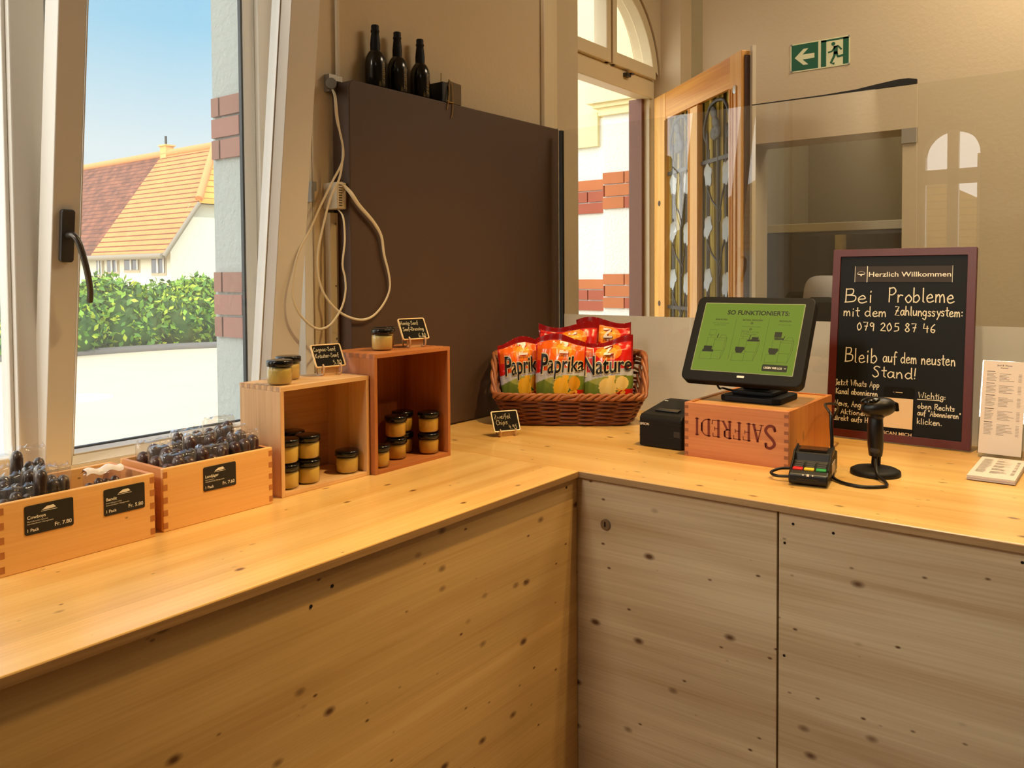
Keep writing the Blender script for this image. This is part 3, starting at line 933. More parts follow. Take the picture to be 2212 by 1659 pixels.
for (xa, xb, ls, rs) in ((.139, .402, 1, 0), (.502, .790, 1, 1)):
    ir = MB()
    xm = (xa + xb) / 2; wv = (xb - xa) / 2
    for zz in (1.851, 1.231):
        ir.box(xa, xb, yi - .006, yi + .006, zz - .008, zz + .008)
    for s in (-1, 1):
        p = [(xm + s * wv * .60, yi, .96), (xm + s * wv * .60, yi, 1.90), (xm + s * wv * .66, yi, 1.93), (xm + s * wv * .82, yi, 1.965), (xm + s * wv * .78, yi, 2.01), (xm + s * wv * .45, yi, 2.075), (xm, yi, 2.09)]
        ir.tube(catmull(p, 5), .0075, 8)
        ir.tube([(xm + s * wv * .52, yi, .96), (xm + s * wv * .52, yi, 1.90)], .004, 6)
    ir.tube([(xm + .012, yi, .96), (xm + .012, yi, 1.97)], .0085, 8)
    for zb in (1.70, 1.48, 1.26):
        for s in (-1, 1):
            ir.tube(catmull([(xm + .012, yi, zb - .07), (xm + .012 + s * .02, yi, zb - .04), (xm + s * .05, yi, zb + .01 * s), (xm + s * wv * .55, yi - .006, zb + .04)], 5), .0045, 6)
    for (zb, s) in ((1.62, 1), (1.40, 1), (1.17, -1)):
        ir.tube(catmull([(xm + .012, yi, zb - .03), (xm + .012 + s * .018, yi, zb - .01), (xm + .012 + s * .02, yi, zb + .025)], 4), [.004] * 8 + [.002], 6)
    io = ir.build('ironwork', m_iron, dl)
    rnd = random.Random(5)
    for zb in (1.795, 1.575, 1.355):
        for s in (-1, 1):
            lf = MB()
            c = Vector((xm + s * wv * .58, yi - .012, zb + rnd.uniform(-.012, .012)))
            tilt = rnd.uniform(-.4, .4)
            pts = []
            for i in range(26):
                a = 2 * PI * i / 26
                r = 1 + .16 * math.sin(5 * a + rnd.uniform(0, 1)) + .06 * math.sin(9 * a)
                x = .034 * r * math.cos(a); z = .052 * r * math.sin(a) - (.012 if abs(a - 1.57) < .3 else 0)
                pts.append((x * math.cos(tilt) - z * math.sin(tilt), x * math.sin(tilt) + z * math.cos(tilt)))
            vs = [c + Vector((p[0], .006 + .1 * abs(p[0]), p[1])) for p in pts] + [c + Vector((0, -.004, 0))] + [c + Vector((p[0], .009 + .1 * abs(p[0]), p[1])) for p in pts] + [c + Vector((0, -.001, 0))]
            n = 26
            lf.add(vs, [(i, (i + 1) % n, n) for i in range(n)] + [(n + 1 + (i + 1) % n, n + 1 + i, 2 * n + 1) for i in range(n)] + [(i, (i + 1) % n, n + 1 + (i + 1) % n, n + 1 + i) for i in range(n)], 0, True)
            lf.build('iron_leaf', m_leaf, io)
    fl = MB()
    for i in range(7):
        a = rnd.uniform(0, 6.28); rr2 = .0 if i == 0 else .026
        fl.sphere((xm + .006 + rr2 * math.cos(a), yi - .012, 2.0 + 1.9 * rr2 * math.sin(a)), .024, .008, .032, 0, 10, 7, Matrix.Rotation(a, 3, 'Y'))
    fl.build('iron_flower', m_iron, io)

# ------------------------------------------------------------------ outside
GZ = -0.60
struct('ground', MB().box(-40, 60, YO + .02, 90, GZ - .2, GZ), m_road)
struct('ground_west', MB().box(-60, XR - .25, -40, 40, GZ - .2, GZ - .01), m_road)


def bricks(mb, o, u, v, n, w, h, rows, proud=0.012, phase=0, full=0.215, mats=3):
    """courses of stretchers and headers within a w x h field"""
    o = Vector(o); u = Vector(u); v = Vector(v); n = Vector(n)
    bh = h / rows
    rnd = random.Random(int(w * 1000) + phase)
    for r in range(rows):
        x = 0.0
        step = full
        first = full if (r + phase) % 2 else full / 2
        while x < w - 1e-4:
            L = min(first if x == 0 else step, w - x)
            c = o + u * (x + L / 2) + v * ((r + .5) * bh) + n * proud / 2
            mb.obox(c, u, v, n, L / 2 - .004, bh / 2 - .004, proud / 2, rnd.choice(range(1, 1 + mats)))
            x += L


# brick-banded reveal beside the window
rv = MB()
xr = 1.425
rv.box(xr, xr + .5, 1.935, 2.200, GZ, 3.4, 0)
for (z0, z1) in ((1.728, 1.914), (1.206, 1.404), (0.70, 0.89)):
    bricks(rv, (xr, 1.95, z0), (0, 1, 0), (0, 0, 1), (-1, 0, 0), 2.194 - 1.95, z1 - z0, 3, 0.012, 1, 0.20)
struct('wall_reveal', rv, [m_stuccog, m_brick3, pbr('brick_dull2', (150, 108, 92), .85, var=.1, vscale=8), pbr('brick_dull3', (164, 122, 104), .85, var=.1, vscale=8)])
MB_sill = MB().box(WX0 - .05, xr, 1.93, YO + .08, 0.90, 0.955)
struct('trim_1', MB_sill, m_stuccog)

# porch wall seen through the street door
PX = 4.30
pw = MB()
pw.box(PX, PX + .3, YO, 2.585, GZ, 2.33, 0)
pw.box(PX + .035, PX + .3, 2.585, 5.2, GZ, 2.33, 0)
pw.box(PX + .05, PX + .3, YO, 5.2, 2.33, 5.0, 4)
pw.box(PX - .03, PX + .3, YO, 2.60, 2.33, 2.375, 4)
pw.box(PX - .075, PX + .3, YO, 2.66, 2.40, 2.50, 4)
pw.box(PX - .05, PX + .3, YO, 2.63, 2.375, 2.40, 4)
pw.box(PX + .01, PX + .3, 2.63, 5.2, 2.16, 2.36, 4)
for (z0, z1) in ((1.772, 1.994), (1.178, 1.389), (.585, .79), (0, .2)):
    bricks(pw, (PX, YO + .01, z0), (0, 1, 0), (0, 0, 1), (-1, 0, 0), 2.585 - YO - .01, z1 - z0, 3, 0.014, 0, 0.27, 2)
    bricks(pw, (PX + .035, 2.585, z0 - .02), (0, 1, 0), (0, 0, 1), (-1, 0, 0), 2.4, z1 - z0 - .012, 3, 0.014, 1, 0.25, 2)
struct('wall_porch', pw, [m_stucco, m_brick1, m_brick2, m_brick1, m_stuccoc])
struct('wall_porch_side', MB().box(XB, PX + .1, YO - .3, YO, GZ, 3.6), m_stuccoc)

# house across the road
hs = thing('house', 'white farmhouse with steep orange and brown tiled roof across the road', 'house', (17, 32, GZ))
HX0, HX1, HY0, HY1, HE, HR, HRX = 15.85, 20.95, 27.2, 48.0, 1.39 + 1.30, 1.39 + 4.85, 18.4
w_ = MB()
w_.box(HX0, HX1, HY0, HY1, GZ, HE)
w_.add([(HX0, HY0, HE), (HX1, HY0, HE), (HRX + 1.75, HY0, HR - 2.25), (HRX - 1.75, HY0, HR - 2.25)], [(0, 1, 2, 3)])
w_.build('wall', m_house, hs)
YT = 32.0   # where the new tiles meet the old ones
dx = HRX - HX0; dz = HR - HE
ex = .45


def rp_(t, y, off=0.0):
    # point on the near slope, t = 0 at the eave, 1 at the ridge
    return Vector((HX0 - ex + (dx + ex) * t, y, HE - dz * ex / dx + (dz + dz * ex / dx) * t + off))


def slope(y0, y1, y0top):
    m = MB()
    a, b, c, d = rp_(0, y0), rp_(0, y1), rp_(1, y1), rp_(1, y0top)
    m.add([a, b, c, d] + [p + Vector((0, 0, .15)) for p in (a, b, c, d)], [(0, 1, 2, 3), (7, 6, 5, 4), (0, 4, 5, 1), (3, 2, 6, 7), (0, 3, 7, 4), (1, 5, 6, 2)])
    return m


HG = HY0 - .35
th_ = (HR - 2.25 - HE + dz * ex / dx) / (dz + dz * ex / dx)
YA = HY0 + 1.1
sm = MB()
a, b, c, d, e2 = rp_(0, HG), rp_(0, YT), rp_(1, YT), rp_(1, YA), rp_(th_, HG)
up = Vector((0, 0, .15))
sm.add([a, b, c, d, e2] + [p + up for p in (a, b, c, d, e2)], [(0, 1, 2, 3, 4), (9, 8, 7, 6, 5), (0, 5, 6, 1), (0, 4, 9, 5), (4, 3, 8, 9)])
sm.build('roof', m_roofn, hs)
slope(YT, HY1, YT).build('old_roof', m_roofo, hs)['label'] = 'brown weathered roof section'
hp_ = MB()
e3 = Vector((2 * HRX - e2.x, e2.y, e2.z))
hp_.add([e2 + up, e3 + up, d + up + Vector((0, 0, .02)), e2, e3], [(0, 1, 2), (0, 3, 4, 1)])
hp_.build('hip_roof', m_roofh, hs)
fr_ = MB()
fr_.add([Vector((2 * HRX - p.x, p.y, p.z + .1)) for p in (rp_(0, HG), rp_(0, HY1), rp_(1, HY1), rp_(1, YA), rp_(th_, HG))], [(0, 1, 2, 3, 4)])
fr_.build('far_roof', m_roofo, hs)
rg = MB()
rg.tube([(HRX, YA, HR + .12), (HRX, HY1, HR + .12)], .16, 8)
rg.tube([e2 + up, d + up], .14, 8)
rg.build('ridge_tiles', pbr('ridge_orange', (226, 150, 92), .8), hs)
tr_ = MB()
tr_.tube([rp_(0, HG) + Vector((-.05, 0, .02)), rp_(0, HY1) + Vector((-.05, 0, .02))], .10, 8)
tr_.tube([rp_(0, HG), rp_(th_, HG)], .09, 6)
tr_.build('gutter', pbr('gutter_grey', (150, 140, 120), .6), hs)
ch = MB()
cyy = YT - .25
ch.box(HRX - .15, HRX + .20, cyy - .25, cyy + .20, HR - .5, HR + .42)
ch.box(HRX - .20, HRX + .25, cyy - .30, cyy + .25, HR + .42, HR + .48)
co_ = ch.build('chimney', pbr('chimney_yellow', (224, 176, 110), .9), hs)
MB().cyl((HRX, cyy, HR + .48), (HRX, cyy, HR + .85), .05, 8).build('chimney_pipe', m_dgrey, co_)
hw = [(32.2, .45, 1.42, 2.12), (31.2, .78, 1.56, 2.14), (29.80, 1.0, 1.62, 2.20), (27.95, .86, 1.50, 2.18)]
for (yy, wd, z0, z1) in hw:
    q = MB()
    X = HX0 - .03
    yy2 = yy
    q.box(X, X + .06, yy2 - wd / 2 - .06, yy2 + wd / 2 + .06, z0 - .1, z1 + .06)
    wo = q.build('window', pbr('window_surround', (190, 176, 150), .8), hs)
    q = MB()
    q.box(X - .02, X + .02, yy2 - wd / 2, yy2 + wd / 2, z0, z1)
    po = q.build('window_pane', m_pane, wo)
    q = MB()
    q.box(X - .05, X + .0, yy2 - .05, yy2 + .05, z0, z1)
    q.build('window_bar', m_white, wo)
    q = MB()
    q.box(X - .05, X + .0, yy2 - wd / 2, yy2 - wd / 2 + .07, z0, z1)
    q.build('window_bar', m_white, wo)

# second house, mirrored in the glass from the other side of the street
t = thing('farm_building', 'pale building with yellow tiled gable mirrored in the glass screen', 'building', (-30, 9, GZ))
MBw = MB(); MBw.box(-34, -26, 2, 16, GZ, 2.2); MBw.build('wall', m_house, t)
MBr = MB(); MBr.prism([(1.5, 2.2), (16.5, 2.2), (9, 6.4)], (-34, 0, 0), (0, 1, 0), (0, 0, 1), (1, 0, 0), 8.4); MBr.build('roof', m_roofh, t)

# hedge and kerb
rnd = random.Random(11)
hd = MB()
m_hl = [pbr('leaf_a', (124, 166, 40), .6), pbr('leaf_b', (84, 132, 34), .6), pbr('leaf_c', (176, 196, 52), .6), pbr('leaf_d', (58, 96, 34), .7)]
blobs = []
for i in range(46):
    x = rnd.uniform(7.8, 16.5); y = rnd.uniform(21.5, 23.4)
    hh = 1.62 + .30 * math.sin(x * 1.9) + rnd.uniform(-.22, .12)
    blobs.append((x, y, GZ + hh * .45, rnd.uniform(.55, .95), rnd.uniform(.5, .8), hh * .58))
for (x, y, z, a, b, c) in blobs:
    hd.sphere((x, y, z), a * .86, b * .86, c * .9, 3, 14, 9)
    for k in range(620):
        d = Vector((rnd.gauss(0, 1), rnd.gauss(0, 1), rnd.gauss(.35, 1))).normalized()
        if d.y > .6: continue
        s_ = rnd.uniform(.86, 1.12)
        p = Vector((x + d.x * a * s_, y + d.y * b * s_, z + d.z * c * s_))
        if p.z < GZ + .05: continue
        sz = rnd.uniform(.06, .14)
        t1 = Vector((rnd.gauss(0, 1), rnd.gauss(0, 1), rnd.gauss(0, 1))).normalized(); t2 = (d + Vector((rnd.gauss(0, .5), rnd.gauss(0, .5), rnd.gauss(0, .5)))).normalized().cross(t1)
        mi = rnd.choices([0, 1, 2, 3], [4, 4, 2.2, 2])[0]
        hd.add([p - t1 * sz, p + t2 * sz * .55, p + t1 * sz, p - t2 * sz * .55], [(0, 1, 2, 3)], mi)
tag(hd.build('hedge', m_hl), 'bushy green hedge along the road below the farmhouse', 'hedge')
kb = MB()
kb.tube(catmull([(4, 21.6, GZ + .03), (9, 21.3, GZ + .03), (12, 20.9, GZ + .03), (13.5, 20.2, GZ + .03), (17, 19.0, GZ + .03), (24, 18.0, GZ + .03)], 8), .14, 6)
struct('kerb', kb, m_kerb)
vg = MB()
vg.prism([(4, 21.6), (9, 21.35), (12, 20.95), (13.5, 20.25), (17, 19.05), (24, 18.05), (24, 26), (4, 26)], (0, 0, GZ), (1, 0, 0), (0, 1, 0), (0, 0, 1), .06)
struct('verge', vg, pbr('dry_verge', (190, 160, 100), .95, var=.3, vscale=2))
mc = MB()
mc.lathe([(.0, .012), (.52, .012), (.58, .0)], (6.35, 13.85, GZ), 32)
tag(mc.build('manhole_cover', pbr('manhole_pale', (226, 214, 188), .9)), 'pale round manhole cover in the sunlit road', 'manhole cover')

# ------------------------------------------------------------------ counters
ZT = 0.92; TT = 0.0165
CX, CYY = 1.648, 1.061
PY = 1.711
t = thing('worktop', 'long pale pine worktop under the window, carrying crates and boxes', 'worktop', (0.6, 1.4, ZT - TT))
mb = MB(); mb.box(-0.45, CX, CYY, 1.775, ZT - TT, ZT); mb.build('board', m_top, t, bevel=0.002)
MB().box(-0.449, CX - .001, CYY - .0006, CYY + .001, ZT - TT + .001, ZT - .0025).build('edge_band', m_topedge, t)
t = thing('worktop', 'pale pine worktop of the till counter, meeting the glass screen', 'worktop', (2.1, 0.4, ZT - TT))
mb = MB()
mb.box(CX + .0005, 2.535, -1.3, PY - .002, ZT - TT, ZT); mb.build('board', m_top2, t, bevel=0.002)
MB().box(CX - .0006, CX + .001, -1.299, CYY, ZT - TT + .001, ZT - .0025).build('edge_band', m_topedge2, t)

FX, FYY = 1.662, 1.074
ub = ZT - TT - .001
t = thing('counter_cabinet', 'long knotty pine counter cabinet below the window', 'cabinet', (0.6, 1.4, 0))
MB().box(-0.45, FX - .001, FYY, FYY + .02, 0.004, ub).build('front_panel', m_frontx, t, bevel=0.0015)
MB().box(-0.43, FX + .018, FYY + .025, 1.76, 0.004, ub - .002).build('carcass', m_dgrey, t)
for (x, z) in ((.905, .868), (.86, .848), (1.615, .885)):
    MB().cyl((x, FYY + .001, z), (x, FYY - .0008, z), .0032, 10).build('screw', m_black, t)
YG = 0.586
t = thing('corner_cabinet', 'knotty pine corner cabinet with a round steel lock', 'cabinet', (1.9, 0.83, 0))
MB().box(FX, FX + .02, YG + .002, FYY + .018, 0.004, ub - .003).build('door', m_fronty, t, bevel=0.0015)
MB().box(FX + .025, 2.47, YG + .004, FYY + .016, 0.004, ub - .005).build('carcass', m_dgrey, t)
lk = MB(); lk.cyl((FX + .001, .994, .800), (FX - .005, .994, .800), .0125, 24)
lo = lk.build('lock', m_steel, t)
MB().box(FX - .0056, FX - .004, .9922, .9958, .795, .807).build('keyhole', m_black, lo)
t = thing('till_cabinet', 'wide knotty pine cabinet front under the card terminal', 'cabinet', (1.9, -0.3, 0))
MB().box(FX, FX + .02, -1.28, YG - .002, 0.004, ub - .001).build('front_panel', m_fronty, t, bevel=0.0015)
MB().box(FX + .025, 2.47, -1.28, YG - .004, 0.004, ub - .005).build('carcass', m_dgrey, t)
for (y, z) in ((.555, .880), (.572, .838), (.572, .605), (.158, .884), (.476, .876)):
    s2 = MB(); s2.cyl((FX + .001, y, z), (FX - .0008, y, z), .0028, 10); s2.build('screw', m_black, t)

# ------------------------------------------------------------------ wooden boxes with sausages


def crate(name, label, cat, x0, x1, y0, y1, z0, z1, th, mats, open_y=None, open_top=False, group=None):
    t = thing(name, label, cat, ((x0 + x1) / 2, (y0 + y1) / 2, z0), group)
    return t


def price_label(parent, cx, cz, y, w, h, title, l1, l2, price):
    mb = MB()
    mb.prism(rrect(w, h, .003), (cx, y, cz), (1, 0, 0), (0, 0, 1), (0, -1, 0), .0012, 0)
    fn = plane_fn((cx - w / 2, y - .0016, cz - h / 2), (1, 0, 0), (0, 0, 1))
    o = mb.build('price_label', m_labelk, parent)
    o['label'] = 'black price label reading ' + title
    tx = MB()
    put_text(tx, title, .0052, lambda a, b: fn(.0035 + a, .0255 + b), offset=.012)
    put_text(tx, l1, .0022, lambda a, b: fn(.0035 + a, .0205 + b))
    put_text(tx, l2, .0022, lambda a, b: fn(.0035 + a, .0168 + b))
    put_text(tx, '1 Pack', .0050, lambda a, b: fn(.0035 + a, .0050 + b), offset=.012)
    put_text(tx, price, .0062, lambda a, b: fn(w - .0035 + a, .0060 + b), align='r', offset=.012)
    # small wedge emblem over a line
    X, Z = w / 2, h - .0105
    tx.add([fn(X - .012, Z), fn(X + .004, Z), fn(X + .010, Z + .0012), fn(X + .006, Z + .0055), fn(X - .004, Z + .0050)], [(0, 1, 2, 3, 4)])
    tx.add([fn(X - .013, Z - .0022), fn(X + .012, Z - .0022), fn(X + .012, Z - .0014), fn(X - .013, Z - .0014)], [(0, 1, 2, 3)])
    tx.build('lettering', m_labelt, o)


def sausage_box(name, label, x0, x1, y0, y1, h, divider=None):
    z0 = ZT; z1 = ZT + h; th = .009
    t = thing(name, label, 'box', ((x0 + x1) / 2, (y0 + y1) / 2, z0))
    MB().box(x0, x1, y0, y0 + th, z0, z1).build('front_board', m_boxw, t, bevel=.0015)
    MB().box(x0, x1, y1 - th, y1, z0, z1).build('back_board', m_boxw, t, bevel=.0015)
    for (xa, xb) in ((x0, x0 + th), (x1 - th, x1)):
        m = MB(); m.box(xa + .0004, xb - .0004, y0 + th, y1 - th, z0 + .001, z1 - .0008)
        # finger joints showing their end grain on the long boards
        k = 5
        for i in range(k):
            za = z0 + h * (i + .25) / k; zb = z0 + h * (i + .72) / k
            m.box(xa + .0002, xb - .0002, y0 - .0004, y0 + th, za, zb, 1)
            m.box(xa + .0002, xb - .0002, y1 - th, y1 + .0004, za, zb, 1)
        m.build('end_board', [m_boxi, m_boxe], t)
    MB().box(x0 + th, x1 - th, y0 + th, y1 - th, z0 + .001, z0 + .008).build('bottom', m_boxi, t)
    if divider:
        MB().box(divider - .003, divider + .003, y0 + th, y1 - th, z0 + .008, z1 - .010).build('divider', m_boxi, t)
    return t


B1 = (.525, .782, 1.409, 1.566, .1155)
B2 = (.803, 1.042, 1.418, 1.572, .1170)
t = sausage_box('wooden_box', 'divided pine box at the left end with two black price labels', *B1, divider=.653)
price_label(t, .6015, 1.0005, B1[2], .0755, .0470, 'Cowboys', 'Pferd (Kanada) I Schwein', 'Schweizerfleisch I Hausgemacht', 'Fr. 7.80')
price_label(t, .7265, 1.0010, B1[2], .0725, .0455, 'Bandit', 'Rind I Schwein I Chili', 'Schweizerfleisch I Hausgemacht', 'Fr. 5.80')
t = sausage_box('wooden_box', 'pine box with one black price label, full of dark sausages', *B2)
price_label(t, .9200, 1.0008, B2[2], .0705, .0465, 'Landjäger', 'Rind I Schwein', 'Schweizerfleisch I Hausgemacht', 'Fr. 7.60')

m_saus = pbr('smoked_sausage', (56, 24, 19), 0.30, var=.35, vscale=30, coat=0.3)
m_saus2 = pbr('dark_sausage', (50, 32, 22), 0.30, var=.35, vscale=30, coat=0.3)


def sausage_pack(seed, w, h, n, mat, name='sausage_pack'):
    """a shrink-wrapped row of upright sausages; local origin at the middle of its base"""
    rnd = random.Random(seed)
    t = thing(name, None, None, (0, 0, 0), local=True)
    d = w / n
    for i in range(n):
        x = -w / 2 + d * (i + .5)
        hh = h * rnd.uniform(.86, 1.0)
        b = rnd.uniform(-.003, .003)
        rr = d * .555
        zs = [.003, .006, .012, .024, hh * .4, hh * .7, hh - rr * 1.1, hh - rr * .55, hh - rr * .2, hh]
        pts = [Vector((x + b * math.sin(z / hh * 3), .002 * math.sin(z / hh * 4 + i), z)) for z in zs]
        rad = [rr * .45, rr * .75, rr * .95, rr, rr * 1.03, rr, rr * .96, rr * .82, rr * .58, rr * .15]
        m = MB(); m.tube(pts, rad, 12, flat=1.3, fdir=(0, 1, 0))
        m.build('sausage', mat, t)
    m = MB()
    rw = random.Random(seed + 99)
    amp = [rw.uniform(-1, 1) for _ in range(40)]

    def fn(u, v):
        a = 2 * PI * u
        k = min(1.0, v / .8)
        z = .002 + (h * .99) * k
        c, s = math.cos(a), math.sin(a)
        q = abs(math.cos(n * PI * (c * .5 + .5)))
        x = (w / 2 + .0012) * c
        y = (d * .54 * 1.3 + .0008 + .0022 * q) * (1 if s > 0 else -1) * abs(s) ** .5
        if v > .8:                     # crumpled crest over the links
            e = (v - .8) / .2
            y *= 1 - .93 * e; x *= 1 - .10 * e
            z += .001 * math.sin(e * PI / 2) + e * (.002 + .004 * amp[int(u * 26) % 26])
        return Vector((x, y + .0006 * amp[int(u * 24 + v * 9) % 40], z))
    m.grid(fn, 36, 14)
    m.build('shrink_wrap', m_film, t)
    return t


pk = [sausage_pack(s, .0645, .146, 3, m_saus) for s in (1, 2, 3)]
zf = ZT + .0085
rows = (('front', 1.4475, (.86, .88, .98)), ('middle', 1.489, (.93, 1.00, 1.02)), ('back', 1.534, (.95, 1.02, 1.12)))
colw = (('left', .8505), ('centre', .9225), ('right', .9945))
k = 0
rnd = random.Random(3)
for (rn, y, hs_) in rows:
    for (cn, x), s_ in zip(colw, hs_):
        o = pk[k] if k < 3 else dup(pk[k % 3])
        o.location = (x, y, zf); o.scale = (1, 1, s_); o.rotation_euler = (0, 0, rnd.uniform(-.03, .03))
        tag(o, 'wrapped pack of dark sausages, %s of the %s row in the Landjäger box' % (cn, rn), 'sausage pack', 'packs in the Landjäger box')
        k += 1
pk2 = [sausage_pack(s, .053, .142, 3, m_saus2) for s in (21, 22)]
k = 0
for (rn, y, hs_) in (('front', 1.439, (.86, 1.02)), ('middle', 1.484, (.94, .97)), ('back', 1.530, (.98, 1.16))):
    for (cn, x), s_ in zip((('left', .563), ('right', .6205)), hs_):
        o = pk2[k] if k < 2 else dup(pk2[k % 2])
        o.location = (x, y, zf); o.scale = (1, 1, s_); o.rotation_euler = (0, 0, rnd.uniform(-.03, .03))
        tag(o, 'wrapped pack of brown sausages, %s of the %s row in the Cowboys compartment' % (cn, rn), 'sausage pack', 'packs in the Cowboys compartment')
        k += 1
o = sausage_pack(31, .062, .098, 4, m_saus)
o.location = (.7220, 1.478, zf); o.rotation_euler = (0, 0, .05); o.scale = (1, 1, 1.14)
tag(o, 'single white-labelled sausage pack in the Bandit compartment', 'sausage pack')
m = MB()
m.grid(lambda u, v: Vector((-.034 + .068 * u + .002 * math.sin(9 * v), -.0115 - .004 * math.sin(PI * v) + (.024 * v), .098 + .009 * math.sin(PI * v) + .0025 * math.sin(12 * u))), 16, 8)
m.build('white_label', pbr('label_white', (232, 230, 236), .4), o)

# ------------------------------------------------------------------ two standing crates


def stand_crate(name, label, x0, x1, y0, y1, h, th, side_m, top_m, back_m, end_rgb):
    z0 = ZT; z1 = ZT + h
    t = thing(name, label, 'crate', ((x0 + x1) / 2, (y0 + y1) / 2, z0))
    me = pbr('finger_joint', end_rgb, .6, var=.2, vscale=80)
    k = 7
    for (xa, xb, nm) in ((x0, x0 + th, 'side_board'), (x1 - th, x1, 'side_board')):
        m = MB(); m.box(xa, xb, y0, y1, z0, z1 - th - .0002)
        m.build(nm, side_m, t, bevel=.001)
    m = MB(); m.box(x0, x1, y0, y1, z1 - th, z1 - .0003)
    w = (y1 - y0)
    for i in range(k):
        ya = y0 + w * (i + .2) / k; yb = y0 + w * (i + .7) / k
        m.box(x0 - .0004, x0 + th, ya, yb, z1 - th - .001, z1, 1)
        m.box(x1 - th, x1 + .0004, ya, yb, z1 - th - .001, z1, 1)
    m.build('top_board', [top_m, me], t)
    MB().box(x0 + th, x1 - th, y0, y1, z0, z0 + th).build('bottom_board', top_m, t, bevel=.001)
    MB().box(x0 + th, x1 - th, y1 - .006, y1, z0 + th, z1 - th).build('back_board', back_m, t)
    return t


A = (1.077, 1.3275, 1.435, 1.578, .2345, .0095)
B = (1.3305, 1.5955, 1.420, 1.584, .2835, .0095)
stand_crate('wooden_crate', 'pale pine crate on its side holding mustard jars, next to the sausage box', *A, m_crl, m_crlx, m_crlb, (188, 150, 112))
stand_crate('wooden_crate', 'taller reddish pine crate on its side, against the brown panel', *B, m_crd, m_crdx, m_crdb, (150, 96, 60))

# ------------------------------------------------------------------ mustard jars
m_mus = [pbr('mustard_%d' % i, c, .45, var=.06, vscale=60) for i, c in enumerate(((206, 176, 88), (198, 170, 92), (202, 158, 60), (214, 184, 112)))]
JH = .0545


def make_jar(mus, name='mustard_jar'):
    t = thing(name, None, None, local=True)
    r = .0258
    m = MB()
    m.lathe([(.001, .0008), (r - .003, .0008), (r, .004), (r + .0006, .030), (r, .0375), (r - .0008, .0405)], n=32)
    m.build('glass', m_jar, t)
    m = MB()
    m.lathe([(.0005, .0025), (r - .004, .0025), (r - .0012, .0055), (r - .0006, .030), (r - .0012, .0368), (.0005, .0368)], n=32)
    m.build('mustard', mus, t)
    m = MB()
    R_ = .0283
    m.lathe([(R_ - .0015, .0400), (R_, .0408), (R_, .0505), (R_ - .0012, .0525), (R_ - .004, .0533), (.0005, .0530)], n=36)
    m.build('lid', m_blackg, t)
    return t


protos = [None] * 4


def jar(x, y, z, k, label, grp, rz=0):
    if protos[k] is None:
        protos[k] = make_jar(m_mus[k]); o = protos[k]
    else:
        o = dup(protos[k])
    o.location = (x, y, z); o.rotation_euler = (0, 0, rz)
    return tag(o, label, 'jar', grp)


zA = ZT + .0096; zTA = ZT + .2345; zTB = ZT + .2835
ga = 'mustard jars inside the pale crate'; gb = 'mustard jars inside the reddish crate'
fl_ = (1.1155, 1.468)
jar(*fl_, zA, 0, 'lower mustard jar of the front left pair in the pale crate', ga)
jar(*fl_, zA + JH, 0, 'upper mustard jar of the front left pair in the pale crate', ga)
md = (1.1735, 1.469)
jar(*md, zA, 0, 'lower mustard jar of the second pair in the pale crate', ga)
jar(*md, zA + JH, 0, 'upper mustard jar of the second pair in the pale crate', ga)
bl_ = (1.1175, 1.537)
for i, w in enumerate(('bottom', 'middle', 'top')):
    jar(*bl_, zA + JH * i, 1, w + ' jar of the three-high stack at the back of the pale crate', ga)
b2 = (1.181, 1.532)
for i, w in enumerate(('lower', 'upper')):
    jar(*b2, zA + JH * i, 1, w + ' jar of the pair behind the second pair in the pale crate', ga)
jar(1.2885, 1.470, zA, 0, 'single mustard jar standing alone at the right in the pale crate', ga)
jar(1.1085, 1.478, zTA, 1, 'greenish mustard jar at the front on top of the pale crate', 'mustard jars on the crate tops')
jar(1.1750, 1.535, zTA, 3, 'yellow mustard jar behind the first on top of the pale crate', 'mustard jars on the crate tops')
jar(1.4250, 1.492, zTB, 3, 'pale mustard jar at the front on top of the reddish crate', 'mustard jars on the crate tops')
jar(1.4820, 1.545, zTB, 2, 'golden mustard jar half hidden on top of the reddish crate', 'mustard jars on the crate tops')
jar(1.3720, 1.452, zA, 2, 'single mustard jar at the left edge inside the reddish crate', gb)
for (x, y, w) in ((1.4590, 1.482, 'left'), (1.5210, 1.520, 'rear'), (1.5530, 1.458, 'right')):
    jar(x, y, zA, 2, 'lower mustard jar of the %s pair in the reddish crate' % w, gb)
    jar(x, y, zA + JH, 2, 'upper mustard jar of the %s pair in the reddish crate' % w, gb)

# ------------------------------------------------------------------ little chalkboard price signs


